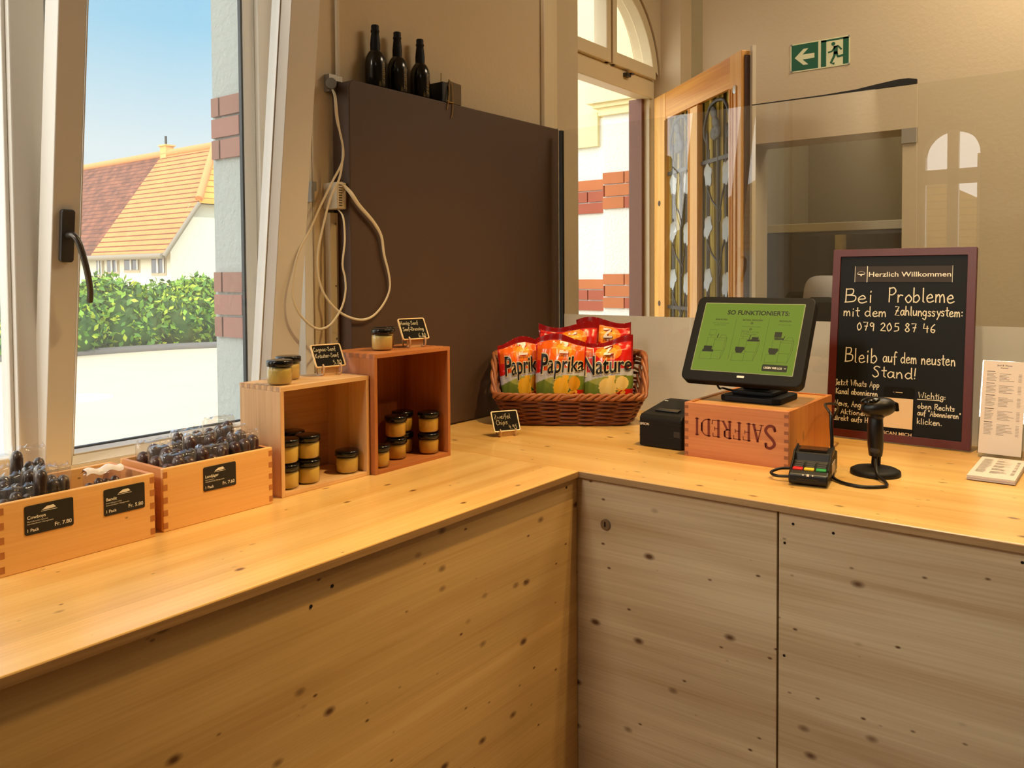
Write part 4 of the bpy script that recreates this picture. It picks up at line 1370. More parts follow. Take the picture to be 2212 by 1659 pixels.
def price_sign(label, cx, cy, cz, yaw, tilt, W_, H_, lines, frame, feet, zbase):
    """yaw 90 faces the shop (-y), 0 faces -x"""
    n = Vector((-math.cos(yaw), -math.sin(yaw), 0)); r = Vector((math.sin(yaw), -math.cos(yaw), 0))
    up = Vector((0, 0, 1)) * math.cos(tilt) - n * math.sin(tilt)
    nn = r.cross(up)
    t = thing('price_sign', label, 'sign', (cx, cy, zbase))
    bl = Vector((cx, cy, cz)); c = bl + up * H_ / 2
    m = MB(); m.prism(rrect(W_ - .003, H_ - .003, .003), c, r, up, nn, .0022); m.build('board', m_slate2, t)
    m = MB(); ring(m, rrect(W_, H_, .005), rrect(W_ - .0062, H_ - .0062, .0025), c - nn * .0008, r, up, nn, .0046); m.build('frame', frame, t, bevel=.0006)
    fn = plane_fn(c - r * W_ / 2 - up * H_ / 2 + nn * .0025, r, up)
    rnd = random.Random(W_ * 1000 + cx * 77)
    for (txt, x, y, h, w) in lines:
        m = MB()
        write_hand(m, txt, h * H_, lambda a, b: fn(x * W_ + a, y * H_ + b), width=w * W_, pen=.00125, rnd=rnd)
        m.build('handwriting', m_chalk2, t)
    m = MB()
    for s in (-.28, .30):
        p = c + r * s * W_ - up * H_ / 2
        f0 = Vector((p.x, p.y, zbase)) + nn * .006
        f0.z = zbase + .0022
        m.tube(catmull([p + nn * .006 + up * .006, p + nn * .0075 - up * .002, Vector((p.x, p.y, zbase + .005)) + Vector((nn.x, nn.y, 0)) * .006, f0 - Vector((nn.x, nn.y, 0)) * .012, f0 - Vector((nn.x, nn.y, 0)) * .036, Vector((p.x, p.y, p.z)) - Vector((nn.x, nn.y, 0)) * .034 + Vector((0, 0, .02))], 6), .002, 8)
    p0 = c - up * H_ / 2 - nn * .002
    m.obox(Vector((p0.x, p0.y, (zbase + p0.z) / 2 + .002)) - Vector((nn.x, nn.y, 0)) * .004, r, Vector((0, 0, 1)), Vector((nn.x, nn.y, 0)), W_ * .30, max(.004, (p0.z - zbase) / 2 + .003), .001)
    m.build('stand', feet, t)
    return t


R_ = math.radians
m_frm = pbr('sign_frame_wood', (232, 196, 138), .5)
m_frw = pbr('sign_frame_white', (240, 228, 196), .5)
m_foot = pbr('sign_stand', (206, 172, 130), .4)
price_sign('small black price sign reading 5.80 on top of the pale crate', 1.280, 1.513, zTA + .0185, R_(78.6), R_(30), .0785, .0597,
           [('Cognac-Senf', .07, .70, .17, .74), ('Kräuter-Senf', .08, .42, .17, .78), ('5.80', .60, .10, .19, .32)], m_frm, m_foot, zTA)
price_sign('small black price sign reading 6.80 on top of the reddish crate', 1.530, 1.477, zTB + .0190, R_(75.1), R_(28.8), .0790, .0606,
           [('Honig-Senf', .07, .70, .17, .66), ('Senf-Dressing', .10, .42, .16, .78), ('6.80', .62, .10, .18, .30)], m_frm, m_foot, zTB)
price_sign('small white-framed price sign reading 4.95 on the worktop before the basket', 1.880, 1.454, ZT + .0140, R_(60.6), R_(28.7), .0832, .0631,
           [('Zweifel', .10, .62, .22, .62), ('Chips', .13, .34, .22, .44), ('4.95', .58, .10, .20, .32)], m_frw, m_foot, ZT)

# ------------------------------------------------------------------ wicker basket with crisps
BU = Vector((0.54908, -0.83577, 0)); BN = Vector((0.83577, 0.54908, 0)); BO = Vector((2.114, 1.395, 0))
BO = BO + BN * .004


def bp_(u, w, z):
    return BO + BU * u + BN * w + Vector((0, 0, z))


m_wick = pbr('wicker_brown', (112, 58, 28), .45, var=.35, vscale=45)
m_wick2 = pbr('wicker_rim', (150, 88, 46), .42, var=.3, vscale=40)
bt = thing('wicker_basket', 'brown wicker basket in the corner filled with crisp bags', 'basket', tuple(bp_(0, .09, ZT)))


def rim_h(u, w):
    side = max(0.0, min(1.0, (abs(u) - .165) / .05))
    dep = max(0.0, min(1.0, (w + .012) / .07))
    front = .094
    return front + (.212 - front) * max(side * dep, .92 * max(0, min(1, (w - .05) / .08)))


def perim(s, h):
    """point on the basket wall: s around (0..1), h from base to rim"""
    a0, b0 = .192, .088
    fl = .034 * h
    a = a0 + fl + .012 * h; b = b0 + fl * .8
    n_ = 5.0
    th = 2 * PI * s
    c, d = math.cos(th), math.sin(th)
    u = a * math.copysign(abs(c) ** (2 / n_), c); w = b * math.copysign(abs(d) ** (2 / n_), d)
    return u, w + .092


def wall_pt(s, h, off=0.0):
    u, w = perim(s, h)
    u0, w0 = perim(s, 1.0)
    H_ = rim_h(u0, w0 - .03)
    z = ZT + .006 + (H_ - .006) * h
    if off:
        l = math.hypot(u, w - .092)
        nu_ = Vector((u, (w - .092) * 2.2, 0)).normalized()
        u += nu_.x * off; w += nu_.y * off
    return bp_(u, w, z)


N_ST = 20
# arc-length spaced parameters
ss = [i / 720 for i in range(721)]
acc = [0.0]
for i in range(720):
    p, q = perim(ss[i], .5), perim(ss[i + 1], .5)
    acc.append(acc[-1] + math.hypot(p[0] - q[0], p[1] - q[1]))


def s_at(f):
    f = (f % 1.0) * acc[-1]
    lo, hi = 0, 720
    while hi - lo > 1:
        md_ = (lo + hi) // 2
        if acc[md_] <= f: lo = md_
        else: hi = md_
    k = (f - acc[lo]) / max(1e-9, acc[hi] - acc[lo])
    return (lo + k) / 720


wv = MB()
ROWS = 13
for r in range(ROWS):
    h = (r + .5) / ROWS * .93
    pts = []
    K = N_ST * 6
    for i in range(K):
        f = i / K
        ph = math.cos(PI * (f * N_ST) + (PI if r % 2 else 0) + .0)
        pts.append(wall_pt(s_at(f), h + .008 * math.sin(7 * f * 6.28 + r), 0.0062 * ph))
    wv.tube(pts, .0044 if r % 3 else .0050, 6, closed=True)
wv.build('weave', m_wick, bt)
sk = MB()
for i in range(N_ST):
    f = (i + .5) / N_ST
    sk.tube([wall_pt(s_at(f), h_) for h_ in (0, .2, .4, .6, .8, 1.0)], .0032, 6)
sk.build('stakes', m_wick, bt)
rm = MB()
for k in range(3):
    pts = []
    K = 240
    for i in range(K):
        f = i / K
        a = f * 2 * PI * 17 + k * 2 * PI / 3
        p = wall_pt(s_at(f), .985, .0060 * math.cos(a)) + Vector((0, 0, .0070 * math.sin(a)))
        pts.append(p)
    rm.tube(pts, .0058, 7, closed=True)
rm.build('rim', m_wick2, bt)
bs = MB()
bs.prism([(perim(i / 60, 0)[0], perim(i / 60, 0)[1]) for i in range(60)], BO + Vector((0, 0, ZT + .001)), BU, BN, (0, 0, 1), .006)
bs.build('base', m_wick, bt)

m_bag = {k: pbr('bag_' + k, c, .30, coat=.25) for k, c in dict(orange=(232, 98, 20), red=(206, 22, 12), dred=(140, 8, 10), glow=(250, 176, 56), glow2=(242, 132, 30), silver=(190, 190, 192), green=(110, 128, 46), lgreen=(160, 164, 82), chip=(236, 178, 44), chip2=(216, 150, 30), pale=(240, 206, 120), inner=(228, 214, 168), badge=(206, 96, 62), white=(240, 232, 224), black=(14, 12, 12), leafg=(44, 96, 34), pink=(226, 150, 106)).items()}
BK = list(m_bag)
BI = {k: i for i, k in enumerate(BK)}


def bag(label, u0, w0, z0, Wd, Hh, yaw, lean, kind, word, seed, roll=0.0, group='crisp bags in the basket'):
    rnd = random.Random(seed)
    O = bp_(u0, w0, ZT + z0)
    cy_, sy_ = math.cos(yaw), math.sin(yaw)
    U = BU * cy_ + BN * sy_
    N = -BN * cy_ + BU * sy_          # outward, towards the shop
    UP = (Vector((0, 0, 1)) * math.cos(lean) - N * math.sin(lean)).normalized()
    NN = U.cross(UP)
    U, UP = (U * math.cos(roll) + UP * math.sin(roll), UP * math.cos(roll) - U * math.sin(roll))
    ph = [rnd.uniform(0, 6.28) for _ in range(8)]
    TH = .034

    def thick(s, t):
        q = max(0.0, 1 - abs(s) ** 3.0) ** .55
        e = max(0.0, math.sin(PI * min(1, max(0, t)))) ** .5
        if t > .86: e *= max(.05, 1 - (t - .86) / .08)
        return TH * q * e

    def P(s, t, off=0.0, back=False):
        top = max(0, t - .8) / .2
        wd = Wd / 2 * (1 - .04 * math.sin(PI * t)) * (.84 + .16 * min(1, t * 2.2))
        wr = .0022 * math.sin(9 * s + ph[0] + 5 * t) * (1.0 if t > .62 else .35) + .0018 * math.sin(17 * s - 9 * t + ph[1])
        wr += top * .006 * math.sin(3.2 * s + ph[2])
        z = Hh * t + top * .013 * math.sin(2.6 * s + ph[3])
        d = thick(s, t)
        o = (d + off + wr * (1 if d > .004 else .4)) if not back else (-d * .8 + wr * .4)
        return O + U * (s * wd) + UP * z + NN * o

    base = 'orange' if kind == 'paprika' else 'red'

    def col(u, v):
        s = 2 * u - 1; t = v
        if t > .93: return BI['dred']
        if t < .02: return BI['dred']
        # photo of crisps along the bottom
        swoop = .545 + .05 * s - .06 * s * s
        if t < swoop - .0:
            if (s - .05) ** 2 / .10 + (t - .40) ** 2 / .016 < 1 or (s - .22) ** 2 / .016 + (t - .545) ** 2 / .006 < 1: return BI['chip' if kind == 'paprika' else 'pale']
            if (s - .58) ** 2 / .055 + (t - .455) ** 2 / .008 < 1: return BI['chip2' if kind == 'paprika' else 'pale']
            if (s - .42) ** 2 / .02 + (t - .385) ** 2 / .0028 < 1 and kind == 'paprika': return BI['leafg']
            if t < .335 + .04 * s: return BI['red']
            if s > .5 and t < .385: return BI['red']
            return BI['green'] if (t < .47 + .03 * math.sin(6 * s) or abs(s) > .6) else BI['lgreen']
        if t < swoop + .085 + .03 * max(0, -s): return BI['silver']
        if abs(s) > .93: return BI['dred' if kind != 'paprika' else 'red']
        g = (s - .12) ** 2 / .22 + (t - .845) ** 2 / .010
        if g < .45: return BI['glow']
        if g < 1: return BI['glow2']
        if kind == 'paprika' and s < -.62 and t < .72: return BI['red']
        return BI[base]

    o = bpy.data.objects.new('crisp_bag', None); COL.objects.link(o); o.location = O; OFF[o.name] = O.copy()
    tag(o, label, 'crisp bag', group)
    m = MB()
    nu, nv = 64, 92
    m.grid(lambda u, v: P(2 * u - 1, v), nu, nv, mfn=col)
    m.grid(lambda u, v: P(2 * u - 1, v, 0, True), 24, 40, m=BI['dred' if kind != 'paprika' else 'red'], flip=True)
    m.build('bag', list(m_bag.values()), o, weld=True)
    d = MB()
    # badge, emblem letter and words follow the foil
    sc_ = lambda s0, t0: (lambda a, b: P(s0 + a * 2 / Wd, t0 + b / Hh, .0012))
    sc2 = lambda s0, t0: (lambda a, b: P(s0 + a * 2 / Wd, t0 + b / Hh, .0020))
    if kind != 'paprika':
        f = sc_(-.80, .775); f2 = sc2(-.80, .775)
        d.grid(lambda u, v: f(u * .037, v * .037), 6, 6, m=BI['white']); d.grid(lambda u, v: f2(.0022 + u * .0326, .0022 + v * .0326), 6, 6, m=BI['badge'])
        f3 = lambda a, b: P(-.80 + a * 2 / Wd, .775 + b / Hh, .0028)
        put_text(d, 'FUNK', .0062, lambda a, b: f3(.0185 + a, .0205 + b), m=BI['pink'], align='c', offset=.03)
        put_text(d, '& WIN', .0062, lambda a, b: f3(.0185 + a, .0110 + b), m=BI['pink'], align='c', offset=.03)
        d.build('badge', list(m_bag.values()), o); d = MB()
    zc = .12
    zk = .031
    for (dx_, off, mm, bo) in ((.0026, .0014, 'red' if kind == 'paprika' else 'dred', .05), (0, .0026, 'white', .02)):
        def f(a, b, dx_=dx_, off=off): return P(zc + (a + dx_) * 2 / Wd, .812 + (b - dx_ * .8) / Hh, off)
        Zs = [(-.013, zk), (.013, zk), (.013, zk - .006), (-.003, .006), (.014, .006), (.014, 0), (-.015, 0), (-.015, .005), (.002, zk - .007), (-.013, zk - .007)]
        d.add([f(x, y) for (x, y) in Zs], [(0, 1, 2, 8, 9), (2, 3, 7, 8), (3, 4, 5, 6, 7)], BI[mm])
    f = lambda a, b: P(zc + a * 2 / Wd, .776 + b / Hh, .0016)
    put_text(d, 'ZWEIFEL', .0058, f, m=BI['dred'], align='c', offset=.01, space=1.1)
    d.build('emblem', list(m_bag.values()), o); d = MB()
    if word:
        # big brush-like word with a white outline
        Hc = .054; wd = Wd * .98
        for (off, of, mm) in ((.0020, .050, 'inner'), (.0034, .014, 'black')):
            def f(a, b, off=off):
                x = a / wd
                k = 1.45 - .50 * x          # letters shrink to the right
                return P(-.80 + 1.74 * x, .560 + .055 * x + b * k / Hh, off)
            put_text(d, word, Hc * .80, f, m=BI[mm], width=wd, offset=of, shear=.08)
        d.build('word', list(m_bag.values()), o); d = MB()
    if word:
        rr3 = random.Random(seed + 5)
        for k in range(16):
            s0 = .50 + rr3.uniform(-.16, .2); t0 = .345 + rr3.uniform(-.03, .035)
            f = lambda a, b: P(s0 + a * 2 / Wd, t0 + b / Hh, .0016)
            q = rr3.uniform(.0022, .0038)
            d.add([f(q * math.cos(i * 1.047), q * math.sin(i * 1.047)) for i in range(6)], [(0, 1, 2, 3, 4, 5)], BI['glow'])
        d.build('crumbs', list(m_bag.values()), o)
    return o


bag('red crisp bag at the back left of the basket, behind the Paprika bag', -.008, .112, .012, .196, .296, 0.02, .05, 'nature', None, 41, -.03)
bag('red crisp bag at the back right of the basket, behind the Nature bag', .124, .152, .012, .178, .306, 0.0, .07, 'nature', None, 43, .035)
bag('orange crisp bag at the left end of the basket, partly hidden', -.146, .082, .012, .140, .246, .26, .04, 'paprika', 'Paprika', 44, .05)
bag('orange crisp bag reading Paprika in the middle of the basket', -.032, .042, .012, .160, .258, 0.0, .05, 'paprika', 'Paprika', 45, -.035)
bag('red crisp bag reading Nature in the front right of the basket', .119, .061, .012, .180, .250, -.03, .05, 'nature', 'Nature', 46, .03)

# ------------------------------------------------------------------ receipt printer
PXf, PY0, PY1 = 1.987, 0.958, 1.083
t = thing('receipt_printer', 'black receipt printer between the basket and the wine case', 'printer', (2.09, 1.02, ZT))
prof = [(0, 0), (0, .078), (.010, .086), (.150, .106), (.185, .106), (.19, .100), (.19, 0)]
m = MB()
m.prism([(p[0], p[1]) for p in prof], (PXf, PY1, ZT + .002), (1, 0, 0), (0, 0, 1), (0, -1, 0), PY1 - PY0)
m.build('housing', m_blackm, t, bevel=.004)
m = MB()
for (y0, y1) in ((PY1 - .012, PY1 - .004), (PY0 + .004, PY0 + .012)):
    m.box(PXf + .02, PXf + .17, y0, y1, ZT, ZT + .003)
m.build('rubber_feet', m_black, t)
sl = Vector((.140, 0, .020)).normalized()
nl = Vector((-sl.z, 0, sl.x))
m = MB()
m.obox(Vector((PXf + .048, (PY0 + PY1) / 2, ZT + .002 + .0915)) + nl * .001, (0, 1, 0), sl, nl, .034, .011, .003)
m.build('paper_slot', m_blackg, t, bevel=.001)
m = MB(); m.box(PXf - .0006, PXf + .001, PY0, PY1, ZT + .066, ZT + .0675); m.box(PXf - .0006, PXf + .001, PY0, PY1, ZT + .030, ZT + .0310)
m.build('seam', m_black, t)
m = MB(); m.box(PXf - .001, PXf + .002, PY0 + .004, PY0 + .022, ZT + .034, ZT + .050); m.build('power_switch', m_blackg, t)
m = MB()
put_text(m, 'EPSON', .0062, plane_fn((PXf - .0007, PY1 - .004, ZT + .059), (0, -1, 0), (0, 0, 1)), offset=.02)
m.build('lettering', m_labelt, t); m = MB()
c = Vector((PXf + .135, PY1 - .014, ZT + .002 + .1040)) + nl * .0012
m.obox(c, (0, 1, 0), sl, nl, .005, .002, .0003)
m.build('icon', m_labelt, t)

# ------------------------------------------------------------------ wine case under the till screen
SX0_, SX1_, SY0, SY1, SZ = 1.947, 2.290, 0.662, 0.930, 0.1385
t = thing('wine_case', 'wooden wine case standing upside down under the till screen', 'crate', ((SX0_ + SX1_) / 2, .795, ZT))
th = .011
MB().box(SX0_, SX0_ + th, SY0, SY1, ZT, ZT + SZ).build('front_board', m_wine, t, bevel=.001)
MB().box(SX1_ - th, SX1_, SY0, SY1, ZT, ZT + SZ).build('rear_board', m_wine, t, bevel=.001)
me = pbr('wine_joint', (150, 92, 60), .6)
for (ya, yb) in ((SY0, SY0 + th), (SY1 - th, SY1)):
    m = MB(); m.box(SX0_ + th, SX1_ - th, ya, yb, ZT, ZT + SZ - .0005)
    for i in range(7):
        za = ZT + SZ * (i + .2) / 7; zb = ZT + SZ * (i + .62) / 7
        m.box(SX0_ - .0004, SX0_ + th, ya + .0003, yb - .0003, za, zb, 1)
    m.build('side_board', [m_wines, me], t)
MB().box(SX0_ + th, SX1_ - th, SY0 + th, SY1 - th, ZT + SZ - .012, ZT + SZ - .003).build('lid_board', m_winet, t)
# branded name, upside down
m = MB()
SER = {
    'S': (.62, [('~.54,.82 .50,.97 .28,1.0 .08,.82 .20,.60 .42,.42 .56,.22 .40,.02 .16,.02 .06,.20', .10), ('.54,.80 .54,.98', .03), ('.06,.03 .06,.22', .03)]),
    'A': (.80, [('.12,.02 .40,.98', .045), ('.40,.98 .68,.02', .11), ('.22,.33 .58,.33', .04), ('.0,.015 .24,.015', .035), ('.54,.015 .80,.015', .035)]),
    'F': (.62, [('.16,.0 .16,1', .11), ('.03,.985 .56,.985', .035), ('.56,.99 .56,.78', .035), ('.16,.51 .44,.51', .035), ('.44,.62 .44,.40', .03), ('.02,.015 .32,.015', .035)]),
    'R': (.76, [('.16,.0 .16,1', .11), ('~.03,.985 .36,.985 .54,.86 .52,.62 .36,.50 .16,.50', .05), ('.50,.90 .52,.62', .09), ('.34,.50 .62,.03', .10), ('.60,.015 .76,.015', .035), ('.02,.015 .30,.015', .035)]),
    'E': (.66, [('.16,.0 .16,1', .11), ('.03,.985 .56,.985', .035), ('.56,.99 .56,.78', .035), ('.16,.51 .44,.51', .035), ('.44,.62 .44,.40', .03), ('.02,.015 .60,.015', .035), ('.60,.01 .62,.24', .035)]),
    'D': (.80, [('.16,.0 .16,1', .11), ('~.03,.985 .40,.97 .66,.75 .70,.48 .64,.22 .40,.03 .03,.015', .05), ('.67,.70 .67,.28', .10)]),
    'I': (.36, [('.18,.0 .18,1', .11), ('.04,.985 .32,.985', .035), ('.04,.015 .32,.015', .035)]),
}
x = 0.0
wt = 'SAFFREDI'
widths = [SER[c][0] * (1.28 if i == 0 else 1.0) + .06 for i, c in enumerate(wt)]
SCL = .212 / sum(widths)
org = Vector((SX0_ - .0006, SY0 + .030, ZT + .100))
fnw = lambda a, b: org + Vector((0, 1, 0)) * a + Vector((0, 0, -1)) * b
for i, c in enumerate(wt):
    k = 1.28 if i == 0 else 1.0
    for (s_, pw_) in SER[c][1]:
        smo = s_[0] == '~'
        pts = [Vector(tuple(float(q) for q in p.split(',')) + (0,)) for p in s_.lstrip('~').split()]
        if smo: pts = catmull(pts, 8)
        P_ = [Vector(((x + p.x * k) * SCL, (p.y * k - .0) * SCL * 1.16, 0)) for p in pts]
        ribbon(m, P_, pw_ * SCL * k * 1.5, fnw)
    x += widths[i]
m.build('branding', m_burn, t)

# ------------------------------------------------------------------ till screen
t = thing('till_screen', 'black touchscreen till with a green start page on the wine case', 'till screen', (2.06, .80, ZT + SZ))
zc0 = ZT + SZ - .003
m = MB()
bpoly = [(-.072, -.066), (-.060, -.085), (.070, -.085), (.085, -.070), (.085, .070), (.070, .085), (-.060, .085), (-.072, .066)]
m.prism([(p[0], p[1] * .93) for p in bpoly], (2.105, .795, zc0 + .0004), (1, 0, 0), (0, 1, 0), (0, 0, 1), .016)
m.prism([(-.045, -.055), (.07, -.055), (.07, .055), (-.045, .055)], (2.105, .795, zc0 + .016), (1, 0, 0), (0, 1, 0), (0, 0, 1), .012)
m.build('base', m_blackm, t, bevel=.004)
tilt = R_(30.25); yaw = R_(0.62)
n = Vector((-math.cos(yaw), -math.sin(yaw), 0)); r = Vector((math.sin(yaw), -math.cos(yaw), 0))
up = Vector((0, 0, 1)) * math.cos(tilt) - n * math.sin(tilt)
nn = r.cross(up)
SB = Vector((2.030, .816, 1.134))      # bottom centre of the lit area
SWd, SHt = .2665, .1985
ctr = SB + up * (SHt / 2 - .004)
m = MB()
m.prism(rrect(.318, .250, .018, 6), ctr - nn * .030, r, up, nn, .030)
m.build('housing', m_blackm, t, bevel=.003)
m = MB()
m.obox(ctr - nn * .045 - up * .03, r, up, nn, .07, .075, .016)
m.obox(Vector((2.118, .800, 1.085)), (0, 1, 0), (.35, 0, 1), (1, 0, -.35), .036, .045, .020)
m.build('neck', m_blackm, t, bevel=.004)
m = MB(); m.prism(rrect(SWd + .004, SHt + .004, .002, 2), SB + up * SHt / 2, r, up, nn, .0006)
m.build('bezel_line', pbr('screen_edge', (150, 160, 120), .4), t)
# lit page
mt, tt, out = new_mat('screen_green')
em = node(tt, 'ShaderNodeEmission'); em.inputs[0].default_value = lin((140, 160, 62)); em.inputs[1].default_value = .74
gl = node(tt, 'ShaderNodeBsdfGlossy'); gl.inputs['Roughness'].default_value = .12; gl.inputs[0].default_value = (.6, .6, .6, 1)
fr2 = node(tt, 'ShaderNodeFresnel'); fr2.inputs[0].default_value = 1.4
mx = node(tt, 'ShaderNodeMixShader'); tt.links.new(fr2.outputs[0], mx.inputs[0]); tt.links.new(em.outputs[0], mx.inputs[1]); tt.links.new(gl.outputs[0], mx.inputs[2])
tt.links.new(mx.outputs[0], out.inputs[0])
m = MB(); m.prism(rrect(SWd, SHt, .001, 2), SB + up * SHt / 2, r, up, nn, .0011)
so = m.build('display', mt, t)
fn = plane_fn(SB - r * SWd / 2 + nn * .0014, r, up)
g = MB()
put_text(g, 'SO FUNKTIONIERTS:', .0125, lambda a, b: fn(SWd * .56 + a, SHt * .835 + b), align='c', width=.166, offset=.03)
for (xc, ttl, lines_) in ((.20, 'EINKAUFEN', ['Gewünschte Artikel aus dem', 'Sortiment auswählen']), (.52, 'ARTIKEL ERFASSEN', []), (.845, 'BEZAHLEN', ['Mit Karte oder Twint'])):
    put_text(g, ttl, .0045, lambda a, b: fn(SWd * xc + a, SHt * .745 + b), align='c', offset=.02)
    for i, l in enumerate(lines_):
        put_text(g, l, .0027, lambda a, b: fn(SWd * xc + a, SHt * (.695 - .028 * i) + b), align='c')
for (q, l) in ((.705, None), (.655, 'Artikel mit dem Scanner erfassen'), (.615, None), (.575, 'Nicht lesbare Artikel manuell'), (.545, 'am Bildschirm eingeben')):
    if l: put_text(g, l, .0027, lambda a, b: fn(SWd * .52 + a, SHt * q + b), align='c')
    else:
        ringp = [Vector((SWd * .52 + .0026 * math.cos(a * PI / 8), SHt * (q + .008) + .0026 * math.sin(a * PI / 8), 0)) for a in range(17)]
        ribbon(g, ringp, .0014, fn)
for xx in (.355, .685):
    ribbon(g, [Vector((SWd * xx, SHt * .17, 0)), Vector((SWd * xx, SHt * .78, 0))], .0005, fn)


def line(pts, pen=.0006):
    ribbon(g, [Vector((p[0], p[1], 0)) for p in pts], pen, fn)


for k, xo in enumerate((.055, .385, .715)):
    X0 = SWd * xo; Y0_ = SHt * .16; s_ = SWd * .25
    def R4(a, b, c, d): line([(X0 + s_ * a, Y0_ + s_ * b), (X0 + s_ * c, Y0_ + s_ * b), (X0 + s_ * c, Y0_ + s_ * d), (X0 + s_ * a, Y0_ + s_ * d), (X0 + s_ * a, Y0_ + s_ * b)])
    R4(0, 0, .48, .33); R4(.48, .02, .86, .40); R4(.18, .50, .48, .95); R4(.48, .40, .92, .85)
    line([(X0 + s_ * .86, Y0_ + s_ * .02), (X0 + s_ * .98, Y0_ + s_ * .5), (X0 + s_ * .98, Y0_ + s_ * .95), (X0 + s_ * .92, Y0_ + s_ * .85)])
    line([(X0 + s_ * .48, Y0_ + s_ * .85), (X0 + s_ * .56, Y0_ + s_ * .95), (X0 + s_ * .98, Y0_ + s_ * .95)])
    f4 = lambda a, b, c, d: g.add([fn(X0 + s_ * a, Y0_ + s_ * b), fn(X0 + s_ * c, Y0_ + s_ * b), fn(X0 + s_ * c, Y0_ + s_ * d), fn(X0 + s_ * a, Y0_ + s_ * d)], [(0, 1, 2, 3)])
    if k == 0: f4(.06, .33, .52, .42); f4(.10, .42, .44, .58)
    else: g.add([fn(X0 + s_ * p[0], Y0_ + s_ * p[1]) for p in ((.14, .34), (.36, .34), (.46, .52), (.44, .60), (.08, .60), (.08, .46))], [(0, 1, 2, 3, 4, 5)])
    if k == 1: f4(.50, .86, .98, .93); f4(.66, .93, .92, 1.04)
    if k == 2: f4(.20, 1.06, .48, 1.30); f4(.22, .97, .56, 1.04)
    else: R4(.20, 1.06, .48, 1.30)
    line([(X0 + s_ * .30, Y0_ + s_ * .97), (X0 + s_ * .30, Y0_ + s_ * 1.06)])
    line([(X0 + s_ * .56, Y0_ + s_ * .97), (X0 + s_ * .60, Y0_ + s_ * 1.12)], .0022)
    line([(X0 + s_ * .68, Y0_ + s_ * .97), (X0 + s_ * .72, Y0_ + s_ * 1.08), (X0 + s_ * .90, Y0_ + s_ * 1.08), (X0 + s_ * .96, Y0_ + s_ * .97)])
g.prism(rrect(.064, .0185, .003), fn(SWd * .825, SHt * .085), r, up, nn, .0003)
g.build('page_drawing', pbr('screen_ink', (20, 30, 12), .5), so)
g = MB()
fn2 = plane_fn(SB - r * SWd / 2 + nn * .0022, r, up)
put_text(g, 'LEGEN WIR LOS', .0052, lambda a, b: fn2(SWd * .81 + a, SHt * .072 + b), align='c', width=.046, offset=.02)
ribbon(g, [Vector((SWd * .918, SHt * .085, 0)), Vector((SWd * .935, SHt * .085, 0))], .0012, fn2)
g.build('button_text', m_labelt, so)
m = MB()
fn3 = plane_fn(SB - up * .0165 + nn * .0004, r, up)
m.prism(rrect(.0190, .0058, .0008), fn3(.004, .004), r, up, nn, .0006)
m.build('maker_plate', m_labelt, t)
m = MB()
m.tube(catmull([ctr - nn * .032 - up * .110 - r * .075, ctr - nn * .038 - up * .128 - r * .062, Vector((2.085, .885, 1.082)), Vector((2.10, .862, 1.076)), Vector((2.115, .840, 1.079))], 8), .0028, 8)
m.build('cable', m_black, t)

# ------------------------------------------------------------------ card terminal
fa = Vector((1.814, .5745, ZT)); ba = Vector((2.005, .608, ZT))
ax = (ba - fa).normalized(); sd = Vector((-ax.y, ax.x, 0)); L_ = .188; HW = .041
t = thing('card_terminal', 'black card payment terminal with red, yellow and green keys', 'card terminal', tuple((fa + ba) / 2))
prof = [(.004, .004), (0, .010), (.002, .026), (.014, .032), (.072, .040), (.082, .060), (.128, .066), (.136, .052), (.180, .050), (L_, .044), (L_, .004)]
m = MB(); m.prism(prof, fa - sd * HW, ax, (0, 0, 1), sd, HW * 2); m.build('housing', m_black, t, bevel=.003)
m = MB()
for s in (-1, 1):
    m.prism([(.018, .020), (.022, .036), (.056, .050), (.074, .064), (.130, .070), (.150, .054), (.186, .048), (.186, .020)], fa + sd * s * HW - sd * (.004 if s > 0 else 0), ax, (0, 0, 1), sd, .004)
m.build('privacy_shield', m_blackm, t, bevel=.0015)
m = MB(); m.obox(fa + ax * .105 + Vector((0, 0, .0640)), ax, sd, (0, 0, 1), .020, .030, .0022); m.build('display', pbr('terminal_display', (50, 36, 24), .12), t)
kd = Vector((.058, 0, .008)).normalized()
kn = (ax * (-.137) + Vector((0, 0, .99))).normalized()
ku = (ax * .99 + Vector((0, 0, .137))).normalized()


def on_keys(x, y, off=0.0):
    return fa + ax * x + sd * y + Vector((0, 0, .032 + (x - .014) * .138)) + kn * off


for (y, mat_, nm, lb) in ((.024, pbr('key_red', (214, 24, 22), .4), 'key', 'red key'), (.0, pbr('key_yellow', (232, 186, 40), .4), 'key', 'yellow key'), (-.025, pbr('key_green', (30, 148, 70), .4), 'key', 'green key')):
    m = MB(); m.obox(on_keys(.022, y, .0015), sd, ku, kn, .0105, .006, .0022); o = m.build(nm, mat_, t, bevel=.0012); o['label'] = lb
for i in range(3):
    for j in range(3):
        m = MB(); m.obox(on_keys(.037 + i * .012, (j - 1) * -.024, .001), sd, ku, kn, .009, .0045, .0014); m.build('key', m_dgrey, t)
m = MB()
m.obox(fa + ax * .0005 + Vector((0, 0, .016)), sd, (0, 0, 1), ax, .024, .0016, .0012)
m.build('card_slot', m_blackg, t)
m = MB()
for (y, s_) in ((-.010, .0013), (0, .0026), (.010, .0013)):
    m.obox(fa + ax * .0008 + sd * y + Vector((0, 0, .0255)), sd, (0, 0, 1), ax, s_, s_ * .8, .0012)
m.build('indicator', pbr('indicator_white', (250, 245, 235), .4), t)
m = MB(); m.obox(fa + ax * .105 - sd * (HW + .0005) + Vector((0, 0, .026)), ax, (0, 0, 1), sd, .030, .012, .0006)
m.build('sticker', pbr('sticker_grey', (190, 176, 160), .6), t)
cabs = MB()
